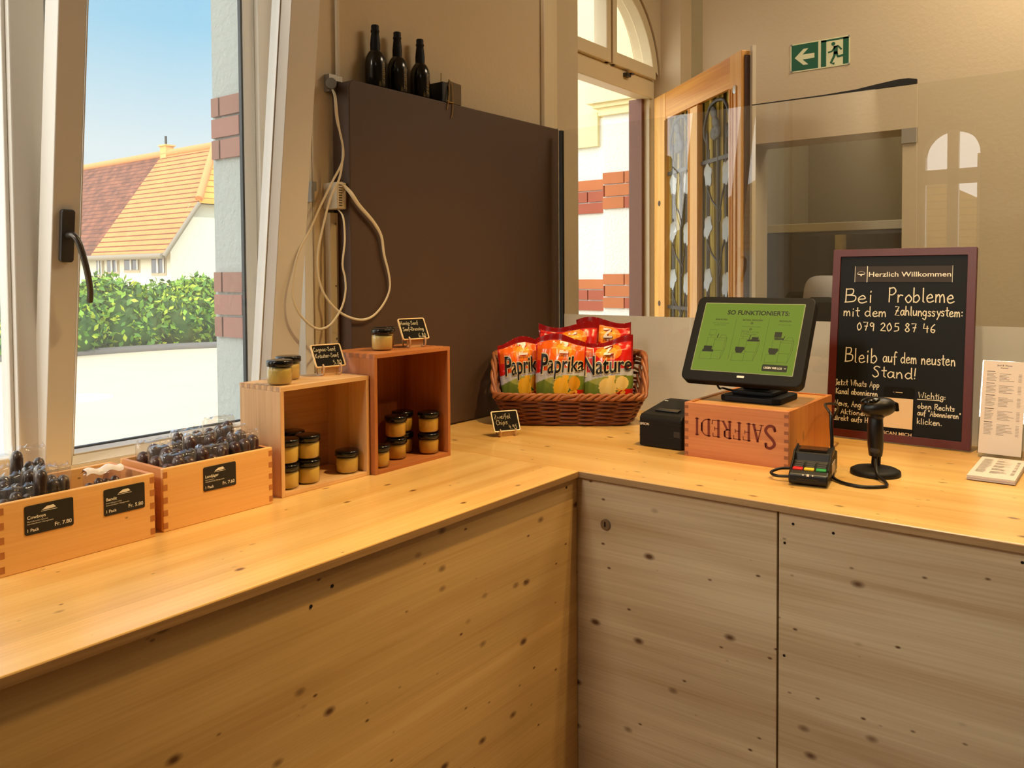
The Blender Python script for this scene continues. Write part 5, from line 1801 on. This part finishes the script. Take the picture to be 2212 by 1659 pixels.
cabs.tube(catmull([fa + ax * .10 + sd * HW + Vector((0, 0, .016)), fa + ax * .085 + sd * (HW + .030) + Vector((0, 0, .016)), fa + ax * .055 + sd * (HW + .046) + Vector((0, 0, .012)), fa + ax * .035 + sd * (HW + .030) + Vector((0, 0, .010)), fa + ax * .035 + sd * (HW - .004) + Vector((0, 0, .012))], 8), .0034, 8)
pT = fa + ax * .178 - sd * .030
cabs.tube(catmull([pT + Vector((0, 0, .044)), pT + Vector((.0, .0, .075)), pT + Vector((.003, .003, .105)), pT + Vector((.010, .006, .132)), pT + Vector((.030, .016, .136)), pT + Vector((.15, .060, .134)), pT + Vector((.315, .075, .100)), pT + Vector((.33, .13, .008))], 8), [.0042] * 25 + [.0032] * 40, 8)
cabs.build('cable', m_black, t)

# ------------------------------------------------------------------ barcode scanner on its stand
sc0 = Vector((2.024, .486, ZT))
t = thing('barcode_scanner_stand', 'black round stand holding the barcode scanner', 'scanner stand', tuple(sc0))
m = MB(); m.lathe([(.052, .0), (.055, .003), (.054, .010), (.046, .0145), (.018, .017), (.0005, .017)], sc0, 40); m.build('base', m_blackm, t)
m = MB()
m.tube(catmull([sc0 + Vector((.020, .004, .014)), sc0 + Vector((.018, .003, .03)), sc0 + Vector((.008, 0, .045)), sc0 + Vector((0.004, 0, .06))], 5), [.011] * 12 + [.012] * 4, 12, flat=.7)
m.build('cradle', m_blackm, t)
t = thing('barcode_scanner', 'black handheld barcode scanner standing upright before the chalkboard', 'barcode scanner', tuple(sc0 + Vector((0, 0, .045))))
m = MB()
hp_ts = [sc0 + Vector(p) for p in ((0, 0, .043), (0, 0, .058), (-.002, .0, .080), (-.003, 0, .105), (-.002, 0, .128), (0, 0, .142))]
pts = catmull(hp_ts, 5)
k = len(pts)
rad = [.0135 + .0035 * math.sin(PI * min(1, i / k * 1.1)) + (.004 if i > k - 5 else 0) for i in range(k)]
m.tube(pts, rad, 18, flat=1.15)
m.build('handle', m_black, t)
m = MB()
hx = Vector((.52, -.80, .12)).normalized()
rot = hx.to_track_quat('X', 'Z').to_matrix()
m.sphere(sc0 + Vector((.004, -.005, .156)), .040, .028, .0235, 0, 28, 16, rot)
ho = m.build('head', m_black, t)
m = MB()
m.sphere(sc0 + Vector((-.006, .008, .170)), .024, .020, .011, 0, 20, 10, rot); m.build('top_cap', m_blackg, ho)
m = MB(); m.obox(sc0 + Vector((.006, -.008, .154)) + hx * .0335, rot.col[1], rot.col[2], hx, .014, .010, .004); m.build('window', m_blackg, ho, bevel=.002)
m = MB(); m.sphere(sc0 + Vector((-.012, -.002, .060)), .006, .011, .012, 0, 14, 10); m.build('grip_inlay', m_dgrey, t)
m = MB()
q = [sc0 + Vector(p) for p in ((-.004, -.002, .044), (-.016, -.004, .034), (-.036, -.010, .024), (-.058, -.020, .010), (-.085, -.042, .0045), (-.115, -.050, .004))]
q += [Vector((1.890, .448, ZT + .004)), Vector((1.872, .475, ZT + .004)), Vector((1.880, .515, ZT + .004)), Vector((1.905, .545, ZT + .006)), Vector((1.925, .5535, ZT + .012))]
m.tube(catmull(q, 8), .0036, 8)
m.build('cable', m_black, t)

# ------------------------------------------------------------------ big chalkboard
tl_ = R_(6.97); yw = R_(-1.29)
n = Vector((-math.cos(yw), -math.sin(yw), 0)); r = Vector((math.sin(yw), -math.cos(yw), 0))
up = Vector((0, 0, 1)) * math.cos(tl_) - n * math.sin(tl_)
nn = r.cross(up)
BB = Vector((2.414, .531, ZT + .0035)); BW, BH = .368, .534
t = thing('chalkboard', 'tall mahogany-framed chalkboard leaning on the glass screen', 'chalkboard', tuple(BB))
c0 = BB + up * BH / 2
m = MB(); m.prism(rrect(BW - .02, BH - .02, .001, 1), c0 - nn * .008, r, up, nn, .008); m.build('board', m_slate, t)
m = MB(); ring(m, rrect(BW, BH, .002, 2), rrect(BW - .042, BH - .042, .001, 2), c0 - nn * .012, r, up, nn, .017); m.build('frame', m_mahog, t, bevel=.0015)
fb = plane_fn(BB - r * BW / 2 + nn * .0008, r, up)
# pixel-measured places, as fractions of the board
m = MB()
rnd = random.Random(12)


def hand(txt, x, y, w, h, pen=.0036, mb=None, jit=.03):
    mb = MB()
    write_hand(mb, txt, h * BH, lambda a, b: fb(x * BW + a, y * BH + b), width=w * BW, pen=pen, rnd=rnd, jitter=jit)
    if txt == 'Wichtig:': ribbon(mb, [Vector((.645 * BW, .229 * BH, 0)), Vector((.800 * BW, .231 * BH, 0))], pen, fb)
    mb.build('handwriting', m_chalk, t)


for (tx_, x_, y_, w_, h_, pen_) in (
        ('Bei', .100, .715, .220, .072, .0030), ('Probleme', .417, .720, .460, .074, .0030), ('mit dem', .095, .642, .320, .050, .0026), ('Zahlungssystem:', .468, .652, .463, .047, .0026),
        ('079 205 87 46', .195, .568, .561, .042, .0026), ('Bleib', .119, .397, .244, .074, .0028), ('auf dem neusten', .395, .408, .496, .054, .0026), ('Stand!', .325, .328, .323, .055, .0028),
        ('Jetzt Whats App', .052, .272, .329, .030, .0019), ('Kanal abonnieren', .061, .226, .312, .030, .0019), ('News, Angeb', .056, .161, .241, .030, .0019), ('& Aktionen', .053, .120, .252, .026, .0019),
        ('direkt aufs Ha', .055, .085, .280, .026, .0019), ('Wichtig:', .649, .237, .189, .029, .0019), ('oben Rechts', .649, .184, .247, .027, .0019), ('auf "Abonnieren"', .648, .150, .287, .026, .0019), ('klicken.', .648, .107, .170, .028, .0019)):
    hand(tx_, x_, y_, w_, h_, pen_)
# printed strip and the phone sticker
m = MB(); m.prism(rrect(.2506, .0449, .0005, 1), fb(.5075 * BW, .866 * BH), r, up, nn, .0006); so = m.build('welcome_strip', pbr('strip_brown', (44, 34, 28), .6), t)
m = MB()
f5 = plane_fn(BB - r * BW / 2 + nn * .0022, r, up)
put_text(m, 'Herzlich Willkommen', .0135, lambda a, b: f5(.270 * BW + a, .853 * BH + b), width=.209, offset=.01)
for xx, pw_ in ((.168, .0012), (.258, .0020), (.847, .0010)):
    ribbon(m, [Vector((xx * BW, .824 * BH, 0)), Vector((xx * BW, .908 * BH, 0))], pw_, f5)
X, Y = .213 * BW, .864 * BH
m.add([f5(X - .010, Y + .003), f5(X - .009, Y), f5(X - .003, Y - .001), f5(X, Y - .006), f5(X + .003, Y - .001), f5(X + .009, Y), f5(X + .010, Y + .003), f5(X + .004, Y + .0015), f5(X - .004, Y + .0015)], [(0, 1, 2, 8), (2, 3, 4, 7, 8), (4, 5, 6, 7)])
ribbon(m, [Vector((X + .011 * math.cos(a * PI / 12), Y + .001 + .008 * math.sin(a * PI / 12), 0)) for a in range(1, 12)], .0007, f5)
m.build('lettering', m_labelt, so)
m = MB(); m.prism(rrect(.0784, .140, .008, 4), fb(.5175 * BW, .152 * BH), r, up, nn, .0006); po = m.build('phone_sticker', pbr('sticker_black', (9, 9, 9), .7, spec=.2), t)
m = MB()
m.prism(rrect(.0740, .0815, .0005, 1), fb(.5165 * BW, .150 * BH) + nn * .0006, r, up, nn, .0006)
ribbon(m, [Vector((.497 * BW, .256 * BH, 0)), Vector((.541 * BW, .256 * BH, 0))], .0022, f5)
ribbon(m, [Vector((.480 * BW, .256 * BH, 0)), Vector((.484 * BW, .256 * BH, 0))], .0016, f5)
put_text(m, 'SCAN MICH', .0085, lambda a, b: f5(.5165 * BW + a, .038 * BH + b), align='c', width=.0725, offset=.02)
m.build('sticker_print', pbr('sticker_cream', (226, 200, 160), .6), po)

# ------------------------------------------------------------------ price list in a clear stand
t = thing('leaflet_stand', 'clear acrylic stand holding an upright printed price list', 'leaflet stand', (2.36, .275, ZT))
tl2 = R_(16); yw = R_(-2.6)
n = Vector((-math.cos(yw), -math.sin(yw), 0)); r = Vector((math.sin(yw), -math.cos(yw), 0))
up = Vector((0, 0, 1)) * math.cos(tl2) - n * math.sin(tl2); nn = r.cross(up)
MBc = Vector((2.358, .277, ZT + .012)); MW, MH = .094, .237
m = MB(); m.prism(rrect(MW + .006, MH + .002, .002, 2), MBc + up * MH / 2 - nn * .004, r, up, nn, .002)
m.box(2.10, 2.362, MBc.y - .062, MBc.y + .030, ZT + .0004, ZT + .002)
m.obox(Vector((2.372, MBc.y, ZT + .010)), (0, 1, 0), (0, 0, 1), (1, 0, 0), .048, .010, .001)
m.build('holder', m_clear, t)
m = MB(); m.prism(rrect(MW, MH, .001, 1), MBc + up * MH / 2 - nn * .0015, r, up, nn, .001); so = m.build('price_list', m_paper, t)


def list_print(mb, mb2, fn, w, h, title):
    rnd = random.Random(4)
    y = h * .885
    if title:
        put_text(mb2, 'Senf & Wurst', h * .018, lambda a, b: fn(w * .5 + a, h * .945 + b), align='c', shear=.3)
        put_text(mb2, 'Preisliste', h * .014, lambda a, b: fn(w * .5 + a, h * .920 + b), align='c', shear=.3)
    for blk in range(5):
        ribbon(mb2, [Vector((w * .10, y, 0)), Vector((w * rnd.uniform(.26, .36), y, 0))], h * .0060, fn)
        y -= h * .022
        for i in range(rnd.randint(6, 9)):
            ribbon(mb, [Vector((w * .10, y, 0)), Vector((w * rnd.uniform(.24, .34), y, 0))], h * .0052, fn)
            ribbon(mb, [Vector((w * .40, y, 0)), Vector((w * rnd.uniform(.55, .78), y, 0))], h * .0052, fn)
            ribbon(mb, [Vector((w * .84, y, 0)), Vector((w * .91, y, 0))], h * .0052, fn)
            y -= h * .0152
        y -= h * .016
        if y < h * .12: break


m = MB(); m2 = MB()
list_print(m, m2, plane_fn(MBc - r * MW / 2 - nn * .0002, r, up), MW, MH, True)
m.build('small_print', m_ink, so); m2.build('headings', m_inkd, so)
t = thing('leaflet_stack', 'stack of printed leaflets lying in front of the upright price list', 'leaflets', (2.2, .262, ZT + .0021))
m = MB()
LX0, LX1 = 2.088, 2.318
for i in range(6):
    z = ZT + .0021 + i * .0016
    jx = .0008 * ((i * 7) % 3 - 1); jy = .0006 * ((i * 5) % 3 - 1)
    m.box(LX0 + jx, LX1 + jx, .214 + jy, .308 + jy, z, z + .0014)
so = m.build('leaflets', m_paper, t)
zt = ZT + .0021 + 5 * .0016 + .0014
m = MB(); m2 = MB()
list_print(m, m2, plane_fn((LX0, .308, zt + .0004), (0, -1, 0), (1, 0, 0)), .094, LX1 - LX0, True)
m.build('small_print', m_ink, t); m2.build('headings', m_inkd, t)

# ------------------------------------------------------------------ glass screen behind the counter
GX = 2.490
GZ0_, GZ1_ = ZT + .0005, 1.905
fm, ft, fo = new_mat('frosted_film')
d1 = node(ft, 'ShaderNodeBsdfDiffuse'); d1.inputs[0].default_value = lin((246, 242, 228))
d2 = node(ft, 'ShaderNodeBsdfTranslucent'); d2.inputs[0].default_value = lin((254, 252, 246))
mxs = node(ft, 'ShaderNodeMixShader'); mxs.inputs[0].default_value = .62
ft.links.new(d1.outputs[0], mxs.inputs[1]); ft.links.new(d2.outputs[0], mxs.inputs[2]); ft.links.new(mxs.outputs[0], fo.inputs[0])
t = thing('glass_screen', 'clear counter glass with a frosted lower band, between panel and chalkboard', 'glass screen', (GX, 1.08, ZT))
MB().box(GX, GX + .008, .499, 1.668, GZ0_, GZ1_).build('pane', m_screen_glass, t)
MB().quad((GX + .0086, 1.668, GZ0_), (GX + .0086, .499, GZ0_), (GX + .0086, .499, 1.2435), (GX + .0086, 1.668, 1.2435)).build('frosted_band', fm, t)
MB().box(GX - .004, GX + .012, 1.668, 1.680, GZ0_, 1.905).build('edge_channel', m_gasket, t)
t = thing('glass_screen', 'second counter glass to the right, mirroring an arched window', 'glass screen', (GX, -.1, ZT))
MB().box(GX + .002, GX + .010, -1.25, .4965, GZ0_, GZ1_).build('pane', m_screen_glass, t)
MB().quad((GX + .0106, .4965, GZ0_), (GX + .0106, -1.25, GZ0_), (GX + .0106, -1.25, 1.2435), (GX + .0106, .4965, 1.2435)).build('frosted_band', fm, t)
m = MB()
m.prism([(.965, 0), (.499, 0), (.499, .012), (.520, .017), (.545, .018), (.60, .0125), (.66, .0055), (.75, .0022), (.965, .0015)], (GX - .001, 0, GZ1_ + .0003), (0, 1, 0), (0, 0, 1), (1, 0, 0), .010)
tag(m.build('rubber_strip', m_blackm), 'black rubber strip peeling off the top edge of the counter glass', 'rubber strip')

# ------------------------------------------------------------------ brown panel and what stands on it
PX0, PX1, PZ1 = 1.521, 2.528, 1.9195
t = thing('wall_panel', 'large dark brown board standing on the worktop along the street wall', 'panel', (2.0, PY, ZT))
m = MB()
m.prism([(PX0 + .018, ZT + .0006), (PX1, ZT + .0006), (PX1, PZ1), (PX0 + .018, PZ1), (PX0 + .006, PZ1 - .006), (PX0, PZ1 - .018), (PX0, ZT + .0006)], (0, PY, 0), (1, 0, 0), (0, 0, 1), (0, 1, 0), YW - PY - .001)
m.build('board', m_brownp, t, bevel=.004)
MB().box(PX1 + .001, PX1 + .012, PY, YW - .001, ZT + .0006, PZ1 + .003).build('edge_trim', m_beige, t)

m_bot = pbr('bottle_black', (13, 14, 14), .18, coat=.3)
m_gold = pbr('label_gold', (126, 100, 40), .5)


def bottle(label, x, y):
    r = .0295; z = PZ1 + .0004
    t = thing('beer_bottle', label, 'bottle', (x, y, z), 'bottles on the brown panel')
    m = MB()
    m.lathe([(.001, .002), (r - .004, 0), (r, .004), (r, .074), (r - .002, .086), (r - .007, .0975), (.0165, .1055), (.0140, .108)], (x, y, z), 32)
    m.build('body', m_bot, t)
    m = MB()
    m.lathe([(.0142, .106), (.0144, .126), (.0126, .144), (.0108, .158), (.0124, .160), (.0124, .165), (.0110, .167), (.0112, .177), (.0102, .1795), (.0005, .1795)], (x, y, z), 28)
    m.build('neck', m_blackm, t)
    m = MB()
    c = Vector((x, y, z))
    a0 = math.atan2(-y, -x) + math.radians(50)

    def fn(a, b):
        th = a0 + b / r
        return c + Vector(((r + .0005) * math.cos(th), (r + .0005) * math.sin(th), .010 + a))
    put_text(m, 'ZEBRA', .0105, lambda a, b: fn(a, -b + .005), width=.062)
    m.build('lettering', m_gold, t)


for (x, y, lb) in ((1.655, 1.7475, 'black beer bottle nearest the wall pipe on top of the brown panel'), (1.743, 1.7475, 'middle one of three black beer bottles on top of the brown panel'), (1.8385, 1.747, 'black beer bottle next to the small strapped box on the brown panel')):
    bottle(lb, x, y)

# small dark box tied with twine
z0 = PZ1 + .0005
t = thing('strapped_box', 'small dark box with a mesh side, tied with twine, beside the bottles', 'box', (1.94, 1.74, z0))
MB().box(1.905, 1.988, 1.716, 1.772, z0, z0 + .062).build('box', m_black, t, bevel=.002)
m = MB()
m.prism([(0, 0), (.058, 0), (.058, .064), (0, .068)], (1.930, 1.7128, z0), (1, 0, 0), (0, 0, 1), (0, 1, 0), .003)
m.build('mesh_side', pbr('mesh_brass', (96, 78, 50), .6, metal=.3, var=.4, vscale=300), t)
m = MB()
m.tube(catmull([(1.931, 1.720, z0 + .064), (1.929, 1.711, z0 + .045), (1.924, 1.709, z0 + .012), (1.920, 1.7075, z0 - .004), (1.916, 1.708, z0 - .022)], 6), .0016, 6)
m.tube(catmull([(1.938, 1.72, z0 + .074), (1.941, 1.710, z0 + .055), (1.943, 1.7085, z0 + .01), (1.940, 1.7075, z0 - .03), (1.934, 1.7078, z0 - .046)], 6), .0016, 6)
m.tube(catmull([(1.918, 1.709, z0 + .004), (1.930, 1.708, z0 + .000), (1.945, 1.709, z0 + .003)], 6), .0024, 6)
m.tube([(1.918, 1.735, z0 + .06), (1.919, 1.735, z0 + .092)], .0014, 6)
m.build('twine', pbr('twine', (156, 124, 66), .9), t)

# ------------------------------------------------------------------ pipe, trunking, sensor and cables left of the panel
t = thing('wall_pipe', 'thin vertical pipe above the corner of the brown panel', 'pipe', (1.533, 1.768, 1.9))
m = MB(); m.cyl((1.536, 1.7715, 1.935), (1.536, 1.7715, ZC - .001), .0062, 14); m.build('tube', m_beige, t)
m = MB(); m.cyl((1.506, 1.766, 1.904), (1.484, 1.738, 1.904), .0125, 24); m.cyl((1.487, 1.7415, 1.904), (1.482, 1.736, 1.904), .0145, 24)
m.box(1.494, 1.519, 1.757, 1.7795, 1.888, 1.935)
m.box(1.519, 1.545, 1.763, 1.7795, 1.921, 1.935)
m.build('clamp', m_steel, t)
t = thing('cable_trunking', 'flat beige trunking running down beside the brown panel', 'cable trunking', (1.488, 1.77, ZT))
m = MB(); m.box(1.490, 1.5195, 1.757, 1.7795, ZT + .0006, 1.560); m.build('cover', m_beige, t, bevel=.002)
for zz in (1.53, 1.36, 1.215):
    MB().cyl((1.508, 1.7575, zz), (1.508, 1.7558, zz), .0025, 10).build('screw', m_steel, t)
t = thing('wall_sensor', 'small beige slotted sensor box beside the brown panel', 'sensor', (1.49, 1.765, 1.57))
m = MB(); m.box(1.486, 1.5195, 1.722, 1.7795, 1.568, 1.640); so = m.build('case', m_beige, t, bevel=.003)
m = MB()
for i in range(9):
    m.box(1.492, 1.503, 1.7213, 1.723, 1.576 + i * .0068, 1.5788 + i * .0068)
m.build('slots', m_dgrey, t)

m = MB()
l1 = [(1.492, 1.745, 1.892), (1.480, 1.722, 1.870), (1.467, 1.703, 1.841), (1.472, 1.703, 1.797), (1.487, 1.703, 1.753), (1.491, 1.703, 1.698), (1.452, 1.703, 1.633), (1.409, 1.703, 1.563), (1.375, 1.703, 1.502), (1.341, 1.703, 1.448), (1.322, 1.703, 1.383), (1.32, 1.703, 1.337), (1.338, 1.703, 1.295), (1.371, 1.703, 1.264), (1.404, 1.703, 1.249), (1.443, 1.703, 1.26), (1.48, 1.703, 1.302), (1.494, 1.703, 1.345), (1.493, 1.703, 1.382), (1.485, 1.703, 1.419), (1.494, 1.703, 1.482), (1.494, 1.708, 1.543), (1.500, 1.735, 1.567)]
m.tube(catmull(l1, 5), .0034, 8, flat=.45, fdir=(0, 1, 0))
tag(m.build('cable', m_cable), 'cream cable loop hanging lowest in front of the window frame', 'cable')
m = MB()
l2 = [(1.497, 1.747, 1.892), (1.484, 1.722, 1.870), (1.475, 1.708, 1.842), (1.479, 1.708, 1.806), (1.486, 1.708, 1.771), (1.495, 1.707, 1.726), (1.484, 1.707, 1.654), (1.448, 1.706, 1.59), (1.419, 1.706, 1.504), (1.404, 1.706, 1.443), (1.406, 1.706, 1.383), (1.428, 1.706, 1.334), (1.475, 1.705, 1.29), (1.532, 1.7, 1.268), (1.583, 1.7, 1.272), (1.627, 1.7, 1.303), (1.655, 1.7, 1.348), (1.652, 1.7, 1.394), (1.635, 1.7, 1.446), (1.625, 1.7, 1.498), (1.596, 1.7, 1.536), (1.545, 1.7, 1.578), (1.516, 1.704, 1.613), (1.510, 1.735, 1.6405)]
m.tube(catmull(l2, 5), [.0036 + .0022 * max(0, (i - 80) / 20) for i in range(116)], 8, flat=.45, fdir=(0, 1, 0))
tag(m.build('cable', m_cable), 'cream flat cable looping in front of the brown panel', 'cable')

# duct and cover strip on the pier right of the panel
t = thing('cable_duct', 'vertical cream cable duct on the pier above the panel end', 'cable duct', (2.53, 1.77, 1.93))
MB().box(2.515, 2.575, 1.762, 1.7795, 1.925, ZC - .001).build('cover', m_cream, t, bevel=.003)
MB().box(2.578, 2.610, 1.769, 1.7795, 1.925, ZC - .001).build('edge_strip', m_cream, t, bevel=.003)

# ------------------------------------------------------------------ emergency exit sign
EX = XB - .0005
t = thing('exit_sign', 'green emergency exit sign with arrow and running figure', 'sign', (EX, 1.16, 2.297))
SY0e, SY1e, SZ0, SZ1 = 1.290, 1.030, 2.298, 2.425
SWe, SHe = SY0e - SY1e, SZ1 - SZ0
m = MB(); m.box(EX - .003, EX, SY1e, SY0e, SZ0, SZ1); m.build('plate', m_lumi, t)
fe = plane_fn((EX - .0034, SY0e, SZ0), (0, -1, 0), (0, 0, 1))
fe2 = plane_fn((EX - .0038, SY0e, SZ0), (0, -1, 0), (0, 0, 1))
m = MB()


def R2(f, x0, x1, y0, y1): m.add([f(x0, y0), f(x1, y0), f(x1, y1), f(x0, y1)], [(0, 1, 2, 3)])


b = .005; h = SHe
R2(fe, b, SWe / 2 - .006, b, h - b)
# second panel: green border around the lit doorway
x0 = SWe / 2 + .006; x1 = SWe - b
R2(fe, x0, x0 + .023, b, h - b); R2(fe, x1 - .024, x1, b, h - b); R2(fe, x0, x1, h - b - .008, h - b)
m.build('green_field', m_green, t)
m = MB()
ac = (b + SWe / 2 - .006) / 2; ay = h / 2
m.add([fe2(ac + p[0], ay + p[1]) for p in ((-.045, 0), (-.006, .036), (.016, .036), (-.010, .011), (.043, .011), (.043, -.011), (-.010, -.011), (.016, -.036), (-.006, -.036))], [(0, 8, 7, 6, 5, 4, 3, 2, 1)])
m.build('arrow', m_lumi, t)
m = MB()
xc = (x0 + x1) / 2
bx = lambda p: Vector((xc + p[0] * .001, h / 2 + p[1] * .001, 0))
m.add([fe2(xc - .006 + .0085 * math.cos(a), h / 2 + .036 + .0085 * math.sin(a)) for a in [2 * PI * i / 20 for i in range(20)]], [tuple(range(20))])
ribbon(m, [bx((4, 20)), bx((4, -4))], .018, fe2)
ribbon(m, [bx((-2, 22)), bx((14, 24)), bx((28, 8))], .0075, fe2)
ribbon(m, [bx((0, 20)), bx((-12, 4)), bx((-26, 2))], .0075, fe2)
ribbon(m, [bx((2, -2)), bx((-2, -18)), bx((-16, -46)), bx((-4, -50))], .0105, fe2)
ribbon(m, [bx((6, -2)), bx((14, -22)), bx((38, -20))], .0105, fe2)
m.build('running_figure', m_green, t)
for (yy, zz) in ((SY0e - .004, SZ0 + .004), (SY0e - .004, SZ1 - .004), (SY1e + .004, SZ0 + .004), (SY1e + .004, SZ1 - .004)):
    MB().cyl((EX - .003, yy, zz), (EX - .006, yy, zz), .0045, 10).build('screw', m_steel, t)

# ------------------------------------------------------------------ behind the glass
m = MB(); m.box(XB - .010, XB - .0005, .757, .817, 1.930, 1.992)  # thin box added for a grey patch, not a known fitting
tag(m.build('grey_patch_box', pbr('patch_grey', (150, 142, 128), .6)), 'thin grey box added at the upper right corner of the pass-through', 'grey box')
t = thing('dark_cabinet', 'dark cabinet with a pale top edge in the room behind the pass-through', 'cabinet', (4.5, 1.2, 0))
MB().box(4.42, 4.95, .70, 1.76, 0.001, 1.60).build('body', m_dgrey, t, bevel=.004)
MB().box(4.412, 4.42, .72, 1.50, .12, 1.58).build('glass_door', m_blackg, t)
MB().box(4.40, 4.96, .69, 1.765, 1.601, 1.645).build('top_edge', pbr('fridge_trim', (222, 216, 190), .5), t, bevel=.004)
MB().cyl((4.408, 1.235, 1.47), (4.408, 1.235, 1.58), .028, 20).build('lamp', pbr('lamp_pale', (216, 206, 150), .5), t)
t = thing('chair', 'white shell chair with a black seat pad behind the counter glass', 'chair', (3.45, 1.02, 0))
m = MB()


def shell(u, v):
    a = R_(-80 + 160 * u)
    return Vector((3.42 - .24 * math.cos(a) * (1 - .15 * v) + .20 + .03 * v, 1.02 + .235 * math.sin(a) * (1 - .42 * v), .45 + .925 * v - .20 * abs(2 * u - 1) ** 3 * v))


m.grid(shell, 24, 16)
so = m.build('shell', pbr('chair_white', (168, 164, 160), .5), t)
sm_ = so.modifiers.new('Solidify', 'SOLIDIFY'); sm_.thickness = .015; sm_.offset = 0
m = MB(); m.lathe([(.01, .43), (.21, .43), (.23, .45), (.21, .49), (.01, .50)], (3.46, 1.02, 0), 28); m.build('seat', m_blackm, t)
m = MB(); m.obox((3.345, 1.012, 1.235), (.3, -.95, 0), (0, 0, 1), (-.95, -.3, 0), .055, .055, .03); m.build('back_pad', m_blackm, t, bevel=.02)
m = MB(); m.lathe([(.22, 0), (.22, .012), (.03, .03), (.025, .43)], (3.46, 1.02, 0), 24); m.build('pedestal', m_steel, t)

for o in list(bpy.data.objects):
    if o.type == 'MESH':
        o.data.validate(clean_customdata=False)
